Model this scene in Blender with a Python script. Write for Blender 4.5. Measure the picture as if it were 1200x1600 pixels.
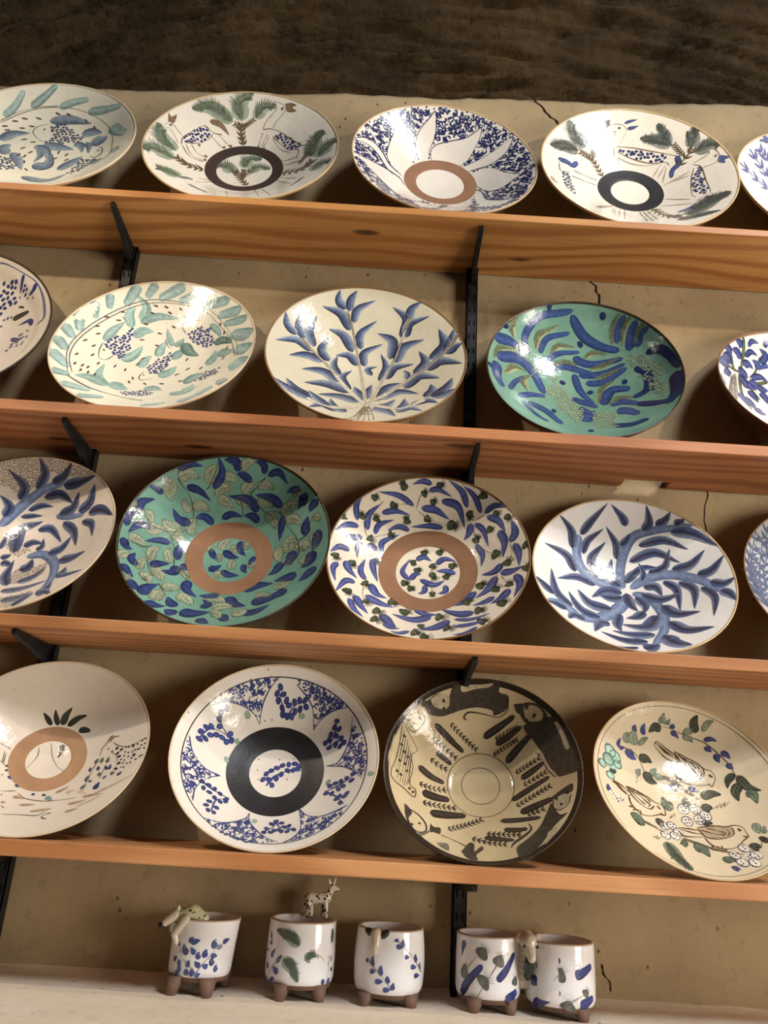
import bpy, bmesh, math, random
import numpy as np
from mathutils import Vector, Matrix, noise
from mathutils.geometry import delaunay_2d_cdt

for o in list(bpy.data.objects): bpy.data.objects.remove(o)
scene = bpy.context.scene
COL = scene.collection

CAMP=[1202.0, 0.35573724554421204, 0.060990955354919614, 0.002966361027498028]
YF=[0.889, 0.889, 0.884, 0.862]
ZT=[0.8015, 0.4539, 0.1755, -0.0607]
ZB=[0.7894, 0.4387, 0.1609, -0.0767]
XBR=[-0.4097, 0.1275]
WALL=1.016
DISH={
'A':(-0.5763,0.9369,0.9479,0.1506,0.2552,0.0156),
'B':(-0.2567,0.9359,0.9511,0.1533,0.2428,0.0014),
'C':(0.0641,0.9296,0.9454,0.1463,0.2351,0.0646),
'D':(0.3699,0.9319,0.9549,0.1555,0.2143,-0.0065),
'E':(0.6840,0.9488,0.9514,0.1534,0.2213,0.0473),
'F':(-0.6491,0.9385,0.6039,0.1560,0.2834,0.0892),
'G':(-0.3391,0.9476,0.5886,0.1442,0.3340,-0.0241),
'H':(-0.0361,0.9373,0.5910,0.1429,0.3007,0.0382),
'I':(0.2722,0.9362,0.5884,0.1381,0.2720,-0.0546),
'J':(0.6021,0.9450,0.5820,0.1363,0.3917,0.0386),
'K':(-0.4719,0.9409,0.2949,0.1292,0.3699,-0.0213),
'L':(-0.1984,0.9367,0.3072,0.1348,0.2982,0.0263),
'M':(0.0614,0.9397,0.2995,0.1308,0.3384,-0.0975),
'N':(0.3263,0.9418,0.2924,0.1283,0.4216,-0.0587),
'O':(0.6011,0.9434,0.2940,0.1257,0.3384,-0.0568),
'P':(-0.3704,0.9273,0.0371,0.1163,0.5410,0.1086),
'Q':(-0.1050,0.9267,0.0431,0.1196,0.4888,0.0566),
'R':(0.1330,0.9275,0.0407,0.1143,0.4270,-0.1147),
'S':(0.3748,0.9254,0.0337,0.1131,0.5328,0.0333),
}
PROF={"B":[[0,-0.325],[0.29,-0.31],[0.41,-0.285],[0.7,-0.145],[1,0]],"C":[[0,-0.35],[0.267,-0.335],[0.405,-0.31],[0.7,-0.165],[1,0]],"D":[[0,-0.335],[0.2,-0.325],[0.35,-0.3],[0.7,-0.145],[1,0]],"L":[[0,-0.46],[0.26,-0.445],[0.43,-0.4],[0.7,-0.235],[0.9,-0.09],[1,0]],"M":[[0,-0.37],[0.325,-0.355],[0.5,-0.315],[0.75,-0.165],[1,0]],"P":[[0,-0.35],[0.215,-0.335],[0.37,-0.31],[0.7,-0.155],[1,0]],"Q":[[0,-0.46],[0.258,-0.445],[0.484,-0.385],[0.75,-0.2],[0.9,-0.07],[1,0]],"R":[[0,-0.505],[0.2,-0.495],[0.35,-0.465],[0.7,-0.235],[0.9,-0.08],[1,0]],"N":[[0,-0.36],[0.2,-0.345],[0.5,-0.25],[0.8,-0.1],[1,0]],"A":[[0,-0.26],[0.5,-0.225],[0.72,-0.15],[1,0]],"G":[[0,-0.3],[0.45,-0.26],[0.72,-0.15],[1,0]],"H":[[0,-0.32],[0.3,-0.29],[0.65,-0.16],[1,0]],"I":[[0,-0.43],[0.3,-0.4],[0.6,-0.3],[0.85,-0.15],[1,0]],"J":[[0,-0.4],[0.3,-0.375],[0.6,-0.285],[0.85,-0.15],[1,0]],"K":[[0,-0.32],[0.3,-0.295],[0.6,-0.19],[0.85,-0.07],[1,0]],"F":[[0,-0.36],[0.5,-0.31],[0.8,-0.16],[0.88,-0.08],[1,0]],"E":[[0,-0.335],[0.3,-0.31],[0.7,-0.145],[1,0]],"O":[[0,-0.36],[0.3,-0.33],[0.7,-0.17],[1,0]],"S":[[0,-0.3],[0.4,-0.27],[0.7,-0.16],[0.9,-0.06],[1,0]]}
PAINT={
'Q':"""@painted_border
R qline|0.885,0.895
@painted_scrollwork
S qb|70 -219 481 -282 557 -412 601 -579 582 -713 498 -623 633 -506 740 -364 821 -216 874 -61 888 -147 793 -201 680 -218 584
S qb|70 348 444 321 614 251 729 132 835 136 883 296 851 458 772 581 681 683 576 534 581 425 538 364 475
S qb|70 501 68 610 70 692 196 724 311 728 456 799 337 860 187 887 61 885 -59 845 -188 775 -81 666 11
S qb|70 275 -396 297 -524 306 -684 248 -802 180 -866 333 -826 476 -748 589 -676 669 -578 717 -475 618 -508 483 -534 361 -496
S qb|70 -189 -468 -216 -551 -313 -636 -436 -684 -558 -685 -446 -796 -304 -864 -168 -897 -23 -887 113 -859 -4 -785 -122 -665 -179 -568
S qb|70 -534 -122 -667 -105 -766 -33 -821 36 -856 132 -885 -23 -877 -163 -842 -295 -798 -404 -700 -514 -707 -371 -658 -240 -588 -160
@painted_petal_outlines
l qb|21 -219 481 -282 557 -412 601 -579 582 -726 489/22 -219 481 -218 584 -201 680 -147 793 -52 895/22 348 444 321 614 251 729 126 837/23 348 444 364 475 425 538 534 581 686 576/27 501 68 610 70 692 196 724 311 727 472/22 501 68 666 11 775 -81 849 -200/26 275 -396 297 -524 306 -684 248 -802 172 -865/31 275 -396 361 -496 483 -534 618 -508 722 -471/30 -189 -468 -216 -551 -313 -636 -436 -684 -567 -684/27 -189 -468 -179 -568 -122 -665 -4 -785 122 -860/25 -525 -119 -667 -105 -766 -33 -821 36 -857 141/20 -525 -119 -588 -160 -658 -240 -707 -371 -695 -523
b qb|57 -218 476 -227 504 -242 526/57 343 436 350 460 362 482/57 483 71 520 63 553 65/57 274 -384 283 -432 294 -484/57 -187 -458 -200 -490 -211 -529/57 -518 -111 -550 -130 -584 -134
@painted_sprig
l qb|31 47 556 -19 700 -68 785/29 47 556 122 664 253 713
D qb|115 -42 812 -71 760 -54 703 -6 757 33 709 -6 647 63 670 4 591 54 578 103 578 131 619 118 696 171 709 228 708 183 637 244 652
@painted_sprig
l qb|31 -470 273 -585 370 -593 485 -554 538/27 -470 273 -577 311 -699 287 -775 159
D qb|115 -554 536 -610 479 -620 416 -605 353 -496 325 -520 240 -569 263 -624 266 -677 241 -718 187 -769 157 -765 234 -723 293 -678 322 -475 271
@painted_sprig
l qb|34 515 257 569 391 571 476/32 515 257 595 289 687 270
D qb|103 576 480 556 431 605 402 524 371 582 344 510 321 630 311 661 260 579 258 516 248 626 234 474 302
@painted_sprig
l qb|39 502 -221 641 -188 776 -123/30 502 -221 611 -314 691 -438
D qb|103 767 -108 708 -138 752 -178 656 -151 676 -214 604 -154 552 -169 634 -236 521 -248 574 -266 646 -326 621 -352 689 -346 657 -412 714 -317
@painted_sprig
l qb|40 68 -534 113 -628 255 -677/40 68 -534 46 -644 -46 -721
D qb|99 70 -548 125 -574 31 -590 156 -630 198 -618 109 -670 68 -684 138 -697 189 -699 246 -677 -3 -662 38 -713 -21 -719
@painted_sprig
l qb|36 -398 -348 -544 -307 -672 -259/31 -398 -348 -507 -409 -526 -567
D qb|99 -668 -262 -642 -324 -605 -269 -547 -289 -583 -350 -489 -322 -528 -390 -429 -368 -562 -456 -472 -416 -579 -513 -489 -505 -425 -391 -551 -568 -500 -575
@painted_sprig
l qb|47 -78 -142 9 -24 221 85
D qb|111 -114 -75 -89 -11 -44 28 8 60 61 91 122 104 181 115 225 86 59 -5 117 39 173 44 215 56 16 -55 -20 -127 -60 -70
@glaze_drops
D qg|107 -357 544 -346 528 210 577 -421 279 -494 72 929 -175 -127 -570 532 -120
D spk|25 -183 136 -182 20 -160 -79 26 153 166 165 124 -59 135 12 -172 521 -97 539 -184 937 -903 352""",
'M':"""@painted_leaves
L mb|111 13 927 -84 960 -198 913/109 -23 868 72 893 228 805/130 391 687 340 852 184 962/115 532 609 473 783 319 919/117 -171 721 -327 806 -554 784/121 -745 435 -773 583 -708 705/128 -641 371 -651 534 -529 669/110 -567 361 -537 480 -373 561/117 -506 589 -378 654 -206 633/116 -209 489 -315 523 -442 439/121 -483 195 -508 306 -310 434/125 -723 386 -838 365 -950 242/142 -680 286 -774 234 -888 231/141 -786 81 -884 96 -964 -26/113 -675 227 -731 151 -711 29/144 -529 199 -586 236 -645 190/115 -877 -116 -926 -203 -870 -373/158 -807 -54 -788 -150 -685 -229/138 -695 -287 -788 -288 -851 -507/129 -609 -213 -680 -115 -634 58/140 -566 89 -556 -28 -492 -181
L mb|182 -555 -224 -506 -360 -383 -375/204 -586 -418 -459 -482 -302 -491/167 -674 -463 -635 -570 -527 -695/126 -723 -533 -670 -676 -559 -769/221 -407 -643 -346 -744 -255 -826/226 61 -579 -97 -678 -317 -607/150 -111 -473 -1 -550 121 -549/211 235 -658 112 -793 -55 -819/210 463 -587 328 -579 153 -461/122 -383 -788 -302 -856 -221 -834/109 -127 -862 -213 -926 -305 -904/109 277 -648 428 -696 610 -635/124 278 -774 427 -773 574 -725/95 491 -818 376 -913 263 -913/186 484 -254 379 -384 275 -419/195 675 -121 621 -271 474 -358/149 659 -405 566 -451 448 -463/182 793 -346 731 -448 615 -496/170 737 11 676 -76 538 -54/164 718 -94 809 -135 926 -107/149 849 -177 908 -301 826 -491/137 851 196 899 72 893 -93/162 817 220 878 305 828 458/118 482 316 564 184 538 46/110 469 526 562 449 609 248/153 705 387 775 267 747 72/131 587 568 714 497 775 344/129 569 600 658 664 801 597/154 114 780 305 740 369 496/144 -94 709 59 707 206 602/117 142 531 8 558 -201 526/154 423 537 425 450 362 381
L mb|136 -126 150 -54 211 33 147/134 81 103 152 194 283 148/110 -177 -102 -284 -9 -183 169/130 -168 -102 -135 -20 -62 -15/132 286 -8 175 36 84 25/135 -77 -85 72 -168 179 -87/120 -19 -149 -15 -240 -86 -266/123 180 -144 200 -233 111 -257
@painted_stems
l mst|15 -150 689 -108 815 -70 850/14 -131 683 -14 616 179 554/13 -171 721 -267 725 -342 703/17 -682 448 -647 329 -600 305/17 -599 300 -499 169/14 -599 300 -512 364 -422 408/16 460 546 578 588/12 460 528 482 363 573 222 679 142/14 460 546 401 661/13 725 -145 788 -269/18 692 -106 620 -297/13 -493 705 -572 595 -682 448/14 179 554 292 576/15 -613 -255 -612 -417 -575 -511/18 25 -341 -194 -535/15 796 -15 832 100 817 209/13 -764 -138 -809 -114 -750 -52/15 -168 -102 -183 -159/15 44 90 40 -33 58 -260/14 482 363 462 459
@painted_pods
K mp|132 -262 848 -314 933/114 52 901 147 930/118 1 747 66 789/124 -427 695 -341 686/115 -62 631 16 593/153 179 562 302 527/132 -230 539 -252 611/129 -698 461 -703 543/130 -552 485 -556 556/108 -615 699 -542 744/146 -875 389 -886 430/149 -628 318 -580 282/152 -931 -18 -891 -76/156 -775 -27 -725 -93/146 -636 185 -604 126/176 -632 -240 -576 -273/162 -773 -410 -720 -490/191 -372 -399 -282 -425/187 -594 -493 -548 -527/203 -496 -605 -409 -628/201 -497 -741 -419 -765/202 -244 -566 -152 -509/122 -35 -719 -22 -798/213 -118 -869 -25 -890/223 96 -590 183 -596/215 178 -780 254 -797/199 492 -758 574 -725/198 463 -557 555 -560/182 678 -549 770 -493/175 493 -220 580 -157/171 644 -333 697 -266/142 786 -319 805 -253/156 762 -33 814 33/175 635 148 730 132/148 926 140 991 120/163 923 -164 982 -122/141 464 331 508 393/124 580 436 661 412/105 767 527 828 458/129 641 568 722 558/121 401 661 432 569/174 538 735 558 812/123 -88 816 -42 867/186 362 -421 431 -357/134 -431 415 -375 402/137 -523 118 -504 48/211 -31 -944 52 -947
K mp|129 -73 220 -10 279/126 86 226 149 294/114 -164 158 -141 82/128 -137 2 -65 53/132 211 70 293 115/136 -266 -145 -184 -137/135 -198 -206 -126 -201/108 56 -225 59 -294/122 25 112 73 57/124 169 -76 213 -7/118 29 11 88 -89""",
'L':"""@painted_blue_leaves
L lb|169 -256 693 -155 839 -233 972/181 -10 868 -37 957 -173 950/143 136 786 31 849 -38 851/138 260 846 253 931 151 956/128 291 836 408 870 510 735/147 -513 646 -395 662 -264 583/117 -606 762 -505 850 -367 863/132 -710 509 -773 533 -838 518/146 -886 225 -890 351 -769 436/180 -431 340 -543 308 -610 412/128 -955 41 -963 165 -881 240/159 -757 143 -862 136 -928 -17/158 -213 381 -315 448 -401 388/135 -145 449 -54 512 67 485/149 242 427 164 501 75 494/180 222 524 130 646 -108 658/169 470 536 349 648 176 678/156 -943 -88 -914 -185 -853 -178/145 -574 66 -680 44 -782 -26/162 -490 -101 -507 31 -412 148/153 -773 -345 -849 -291 -824 -198/165 -683 -287 -627 -214 -535 -174/157 -878 -383 -837 -449 -761 -504/155 -698 -660 -758 -564 -793 -547/189 -469 -165 -478 -276 -590 -298/189 -453 -157 -400 -160 -384 -192/220 -640 -698 -646 -576 -560 -479/200 -333 -305 -351 -446 -209 -530/215 -588 -763 -515 -799 -422 -764/205 -339 -741 -403 -690 -441 -613/245 -310 -865 -360 -835 -416 -811/296 -291 -790 -202 -809 -34 -736/164 -133 -690 -66 -608 -152 -545/174 -16 -437 -113 -486 -200 -495/259 62 -461 127 -590 272 -632/201 76 -757 118 -857 170 -856/200 -118 -871 -56 -910 2 -938/157 488 451 480 341 476 205/189 760 176 720 292 750 380/176 701 489 679 620 644 469/191 834 515 781 464 766 413/237 193 -372 313 -302 486 -319/269 306 -572 414 -563 557 -543/208 253 -759 375 -745 500 -647/239 707 -291 613 -283 482 -291/240 630 51 623 -60 532 -99/243 827 -25 823 -165 734 -200/207 526 -49 499 -138 410 -189/212 863 199 867 47 827 -25/134 647 647 564 683 507 659/207 885 -245 803 -334 736 -385/225 635 -455 552 -512 441 -510
L lb|159 -191 -108 -132 -124 -68 -59/155 -65 -128 10 -180 122 -173/172 -77 113 -9 50 89 35/152 78 237 75 125 152 62/134 -212 119 -168 33 -115 -5/126 147 -31 148 -101 193 -146/114 249 63 211 -6 198 -53
@incised_leaves
O lo|189 -590 695 -499 782 -385 755/247 -633 671 -675 570 -627 472/207 -307 725 -298 832 -227 898/147 -163 822 -85 823 -12 782/159 8 885 72 949 161 948/163 -77 736 -172 716 -250 635/176 -210 617 -123 614 -29 548/137 -17 632 73 619 139 553/184 47 685 88 762 167 769/157 189 752 278 765 373 705/164 201 627 292 613 380 542/176 304 498 389 451 422 334/177 -431 487 -344 538 -263 488/164 -443 438 -502 472 -511 542/192 -414 220 -430 332 -383 393/267 -498 238 -607 209 -685 273/197 -795 80 -718 163 -627 178/166 -832 246 -787 272 -765 191/195 -909 -72 -846 -31 -764 -74/207 -574 164 -512 160 -479 68/157 -692 -214 -717 -105 -650 -21/134 -747 -382 -770 -291 -721 -194/142 -530 -159 -588 -80 -572 10/238 -672 -333 -602 -319 -542 -425/216 -708 -468 -674 -418 -623 -517/227 -524 -719 -542 -603 -493 -547/221 -507 -524 -452 -449 -374 -488/252 -383 -585 -303 -565 -205 -676/218 -456 -185 -390 -207 -349 -311/248 -139 -525 -41 -488 65 -557/228 -33 -670 59 -609 160 -656/216 -26 -767 21 -745 79 -841/234 164 -756 250 -744 288 -666/99 -909 320 -953 293 -958 230/141 -929 -330 -898 -249 -865 -225/138 -840 -542 -803 -539 -799 -476/223 488 451 539 541 629 527/173 513 408 622 401 700 300/244 592 43 567 180 653 194/255 690 29 722 84 803 30/226 573 -115 602 -42 680 -59/192 503 135 474 57 506 -44/159 808 179 855 74 845 -10/215 490 -348 589 -382 655 -324/222 728 -148 779 -98 820 -139/220 325 -481 397 -467 499 -526/133 571 613 616 654 670 605/130 792 348 849 345 874 276
O lo|151 -115 109 -93 212 -18 231/153 -24 141 34 145 80 92/163 110 150 160 208 211 197/149 35 -107 21 -17 64 10/165 -119 -194 -68 -164 -23 -207/123 -101 -27 -113 41 -70 68/124 -204 75 -213 129 -159 149/141 211 -77 224 -30 272 -29
@incised_stems
l los|20 -432 495 -479 587 -560 656 -599 692/19 -432 495 -417 374 -487 231 -634 165 -752 166 -830 229/16 126 686 216 576 367 473 517 369 631 221 668 146/19 126 686 199 751 272 822/18 -499 -181 -527 -1 -595 141/15 -679 -337 -719 -204 -687 -88/20 -564 -466 -456 -620 -415 -760/25 668 146 768 195 774 334/19 33 626 61 544 66 494/17 -221 937 -288 720 -338 658/19 -181 805 -190 704/17 517 369 466 473 382 523/24 668 146 695 -18 612 -128/23 -448 -181 -342 -266/22 -913 -87 -783 -98 -715 -33""",
'N':"""@painted_branches
B na|187 -12 30 -28 230 32 454 148 622 354 665 533 661 725 655/242 -32 29 -238 76 -426 173 -490 363 -445 573/204 51 34 228 152 462 162 677 44 790 -91 883 -208/206 63 -19 226 -109 292 -332 240 -597 65 -879/257 -3 -49 -98 -234 -329 -456 -557 -557 -702 -433 -890 -434
@painted_leaves
L nb|165 -434 576 -327 725 -118 951/215 -534 392 -513 597 -665 731/242 -520 127 -573 312 -852 342/162 -422 374 -380 525 -173 686/212 -265 132 -369 331 -156 556/186 -48 374 -26 537 -150 710/145 -5 528 61 581 107 652/186 67 722 49 803 -86 942/205 233 677 317 730 289 933/195 368 716 460 736 527 834/192 555 690 615 710 652 738/237 511 632 717 579 926 358/184 184 527 448 579 658 400/206 78 358 342 479 570 276/182 257 221 433 239 485 453/215 479 219 651 204 799 360/218 687 93 806 75 952 251/217 779 -20 873 -106 989 -43/211 834 -162 896 -226 926 -336/160 691 -67 796 -218 698 -494/182 519 58 659 -54 576 -344/180 386 102 508 -5 455 -336/223 186 58 314 65 345 -87/240 152 -33 313 -152 511 -85/290 319 -213 390 -382 616 -390/295 322 -467 400 -660 664 -640/390 190 -702 256 -845 403 -876/285 -45 -940 36 -915 125 -860/333 248 -357 113 -588 -142 -524/261 132 -681 -75 -714 -278 -672/231 29 -812 -186 -843 -401 -730/102 -87 -928 -219 -969 -325 -942/211 -118 -333 -210 -559 -177 -661/264 -266 -540 -369 -542 -465 -753/243 -519 -573 -634 -527 -703 -638/277 -340 -460 -537 -447 -634 -184/321 -190 -283 -424 -296 -524 -101/206 -310 30 -501 96 -740 -56/226 -625 -410 -788 -294 -795 51/196 -802 -315 -887 -229 -975 -145/205 -690 -489 -787 -443 -892 -451/266 -40 -25 -204 6 -380 -160/231 -49 -81 -183 -129 -314 -79/231 1 -23 13 -189 73 -282/219 85 -73 171 -192 125 -314/221 132 -283 51 -380 -74 -408/223 -47 68 -144 145 -241 268/199 -75 103 -158 214 -101 381/194 0 110 118 232 200 250/162 71 185 206 297 360 266/118 176 132 218 225 170 345
@painted_leaf_veins
v nv|20 -434 586 -327 725 -154 904/26 -532 417 -513 597 -632 708/29 -518 153 -573 312 -808 335/19 -409 399 -380 525 -218 650/23 -269 155 -357 334 -190 516/23 -46 396 -31 536 -129 670/21 255 696 315 753 296 879/21 388 718 460 746 509 805/22 565 691 615 710 654 744/22 539 620 715 566 878 400/22 225 531 446 563 624 425/21 121 373 341 460 518 312/22 288 230 433 264 475 411/24 506 211 652 215 774 332/24 713 95 808 86 919 212/26 795 -25 875 -96 960 -58/23 842 -169 894 -233 917 -308/19 705 -86 785 -227 722 -427/18 535 42 644 -62 593 -289/24 215 54 311 46 338 -44/29 179 -43 316 -139 472 -98/30 334 -231 402 -369 583 -385/34 334 -488 407 -637 614 -636/35 203 -720 260 -829 361 -871/35 232 -387 112 -557 -100 -518/28 7 -49 18 -189 59 -257/25 90 -101 155 -196 132 -283/27 -57 79 -144 145 -220 250/21 12 124 116 221 180 245""",
'K':"""@painted_branches
B na|206 -296 228 -228 366 -148 483 -30 609 92 692 265 734/195 86 -111 257 -84 412 -198 497 -360 531 -573 501 -755/135 245 392 414 359 577 358
@painted_dots
A kd|39 -453 882 -250 963 -25 988 217 965 456 872 599 783 377 782 195 832 63 841 -22 741 -194 536 -271 636 -404 663
A kd|37 -179 37 -148 70 -43 -34 61 15 119 -23 20 -114 -80 -109
A kd|34 43 -413 66 -277 217 -263 353 -202 392 -388 222 -504 129 -536
A kd|30 145 -758 278 -708 415 -655 350 -937 249 -938
@painted_leaves
L nb|227 -31 666 55 821 -67 996/224 118 741 254 785 303 953/248 256 714 416 715 618 777/215 -184 542 -126 689 -360 830/229 -295 339 -241 459 -382 557/204 67 590 234 644 414 502/141 -72 446 50 511 195 494/117 -131 370 -14 393 101 397/305 -52 -70 -136 232 117 337/186 88 236 229 273 411 51/178 11 14 80 88 203 62/258 274 400 433 428 454 622/269 495 406 615 452 622 681/249 626 364 762 378 942 245/172 575 278 717 226 766 37/201 348 307 514 190 607 -45/264 472 -196 615 -219 761 -154/257 300 -73 437 -52 501 113/244 559 -477 619 -444 618 -337/142 555 -459 671 -477 845 -447/264 480 -735 549 -697 564 -547/187 497 -704 573 -701 649 -761/151 153 -22 212 6 186 130/269 101 -308 170 -260 165 -139/203 164 -500 303 -442 371 -268/203 81 -646 245 -631 487 -509/203 178 -814 299 -784 448 -696/146 335 -907 389 -810 458 -715/210 96 -555 -17 -400 -17 -160/172 -132 -219 -72 -211 15 -263/155 -162 -149 -106 -127 -76 -93/117 -205 -38 -199 62 -208 168
@painted_leaf_veins
v nv|21 -20 675 43 820 -48 958/24 130 744 248 785 292 924/26 279 719 414 723 577 770/19 -182 558 -138 688 -317 805/17 89 597 238 626 382 530/27 291 404 426 430 450 587/28 508 405 608 454 621 641/27 648 356 769 351 908 258/18 591 267 707 216 750 83/19 369 299 514 190 595 7/37 475 -189 619 -228 732 -173/33 87 -300 159 -261 167 -160/24 76 -519 -2 -399 -12 -198""",
'C':"""@painted_scrollwork
C cb|101 -292 330 -287 406 -357 537 -464 627 -543 692 -550 570 -596 368 -611 214 -561 91 -450 42 -403 136/101 -243 348 -288 485 -283 620 -232 737 -161 837 -93 922 -72 762 -85 632 -133 491 -164 364/101 -97 390 -118 478 -60 573 111 631 261 658 371 713 437 751 422 630 372 519 314 399 204 348 69 393/101 261 330 388 372 512 412 635 472 713 532 774 558 740 429 672 342 550 275 408 264 309 265/101 355 221 462 258 585 208 702 80 838 -39 759 -104 653 -192 536 -186 456 -96 390 46/101 395 -68 452 -151 486 -367 592 -482 722 -556 621 -641 489 -637 396 -567 365 -279/101 -63 -768 117 -377 266 -312 343 -221 316 -435 207 -711 79 -761/101 -893 -84 -742 -42 -587 -22 -448 -53 -398 -153 -292 -296 -202 -430 -304 -589 -471 -568 -638 -379 -792 -236/101 -991 127 -874 251 -758 272 -656 203 -571 85 -429 15 -448 -33 -587 -22 -711 126 -831 181/101 -304 -589 -169 -500 4 -415 -91 -677 -263 -814
@painted_petal_outlines
c cb|16 -292 330 -287 406 -357 537 -464 627 -543 692 -550 570 -596 368 -611 214 -561 91 -450 42/20 -243 348 -288 485 -283 620 -232 737 -161 837 -93 922 -72 762 -85 632 -133 491 -127 396/20 -97 390 -118 478 -60 573 111 631 261 658 371 713 437 751 422 630 372 519 314 399 223 336/18 261 330 388 372 512 412 635 472 713 532 774 558 740 429 672 342 550 275 408 264 328 253/16 355 221 462 258 585 208 702 80 838 -39 759 -104 653 -192 536 -186 456 -96 399 16/35 395 -68 452 -151 486 -367 592 -482 722 -556/18 365 -279 356 -541/35 -893 -84 -742 -42 -587 -22 -448 -53 -398 -153/35 -792 -236 -638 -379 -471 -568 -304 -589 -202 -430/30 -991 127 -874 251 -758 272 -656 203 -571 85 -429 15/33 -990 110 -831 181 -711 126 -587 -22 -448 -33/35 -63 -768 21 -432""",
'R':"""@painted_circles
R rl|0.196,0.203/0.345,0.353
R rdk|0.945,0.985
@painted_twigs
B rd|136 25 493 193 582 359 670/119 158 430 305 497 432 567/148 269 252 396 373 539 486/132 418 67 533 123 646 183/124 315 -157 508 -58 697 23/160 392 -322 546 -272 713 -224/116 192 -397 387 -410 584 -418/118 220 -517 345 -536 452 -533/114 29 -625 172 -644 320 -663/131 -500 538 -335 433 -181 341/121 -480 277 -386 238 -309 197/140 -655 69 -524 7 -377 -16/179 -603 -206 -460 -211 -317 -192/187 -511 -428 -329 -391 -143 -348
@painted_sprigs
H rd|81 -330 576 -184 475 -30 373/86 -522 399 -389 338 -245 264/91 -533 190 -438 150 -345 134/95 -635 -117 -500 -122 -347 -87/101 -587 -327 -420 -304 -242 -280/100 -323 -583 -151 -481 26 -373/75 157 477 286 531 396 565/85 367 141 482 188 622 241/85 442 -3 564 42 675 84/91 363 -229 537 -145 707 -75/94 457 -358 541 -344 641 -316/104 56 -576 225 -581 390 -602/104 -90 -651 86 -693 251 -716/76 140 336 269 406 396 454
@painted_cat
P rd|0 -364 770 -311 915 -235 932 -214 867 -61 907 92 930 129 975 205 966 187 884 282 850 293 775 247 717 135 684 115 730 -57 751 -228 709 -361 648 -455 612 -568 606 -607 652 -655 663 -648 712 -591 720 -518 785 -442 817
P rt|0 -554 745 -461 810 -366 815 -348 743 -391 692 -476 682 -534 703
P rt|0 -176 916 -62 937 110 960 91 933 -61 914 -176 889
l rd|29 273 820 284 730 191 668 21 698 -132 704 -188 653 -159 633
D rd|65 -553 705 -412 761 -410 693
@painted_cat
P rd|0 628 588 750 591 832 473 907 281 947 144 970 10 857 -9 761 3 702 114 623 293 539 429 450 541 486 582
P rd|0 394 750 485 768 593 735 664 659 689 598 628 555 540 565 459 603 414 671
P rt|0 449 734 522 739 602 703 646 639 628 588 558 585 486 614 453 681
P rd|0 348 769 449 757 450 666 377 698
P rt|0 749 544 799 515 869 345 889 252 849 263 813 394
l rt|43 761 3 685 118 639 254 589 300
l rd|19 745 -1 665 123 622 241 580 285
D rd|73 482 725 483 606 558 640
@painted_cat
P rd|0 685 -267 717 -359 757 -432 819 -430 681 -561 552 -751 414 -886 350 -903 328 -768 433 -666 558 -531 636 -377
P rd|0 698 -210 782 -157 889 -114 890 -192 841 -215 727 -249
P rt|0 711 -244 810 -205 854 -239 829 -331 763 -372 711 -336
l rd|25 711 -244 703 -334 762 -378 837 -333 867 -233
P rt|0 629 -612 711 -568 670 -664 582 -756
l rd|49 465 -470 474 -560 317 -697 280 -765
D rd|57 740 -239 776 -315 841 -206
@painted_cat
l rd|24 -724 -452 -619 -494 -545 -576 -532 -663 -587 -706 -673 -672 -722 -581 -747 -483
P rd|0 -761 -414 -726 -430 -678 -497 -706 -575 -666 -658 -647 -684 -691 -656 -732 -563
P rd|0 -495 -558 -459 -591 -400 -583 -397 -663 -456 -659 -498 -662
P rg|0 -424 -787 -325 -771 -306 -858 -381 -832
P rd|0 -191 -845 -116 -714 -66 -729 -67 -825 1 -745 17 -792 -51 -869 -36 -936 -133 -926
l rd|19 -388 -672 -234 -725 -83 -803
P rg|0 -626 -732 -547 -680 -490 -659 -568 -744
D rd|49 -667 -636 -600 -598
@painted_cat
l rd|17 -831 464 -871 109 -916 -105 -883 -189 -775 -241 -676 -300 -664 -211 -729 -157 -706 30 -731 151 -672 228 -761 352 -831 464
l rd|14 -836 393 -886 -51/14 -816 366 -864 -100/14 -795 321 -852 -153/14 -772 296 -823 -182/14 -755 249 -797 -189/14 -738 202 -778 -210/14 -724 173 -753 -189/15 -730 133 -738 -161
D rd|57 -834 217 -813 315 -841 47 -804 157 -787 34 -765 119 -858 -77 -821 -100 -764 -34 -725 -217 -688 -243
l rd|17 -793 444 -726 383 -646 462 -604 556 -661 588 -752 542 -793 444
l rt|43 -911 292 -945 37 -916 -105
D rd|57 -768 487 -659 539 -737 429""",
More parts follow.
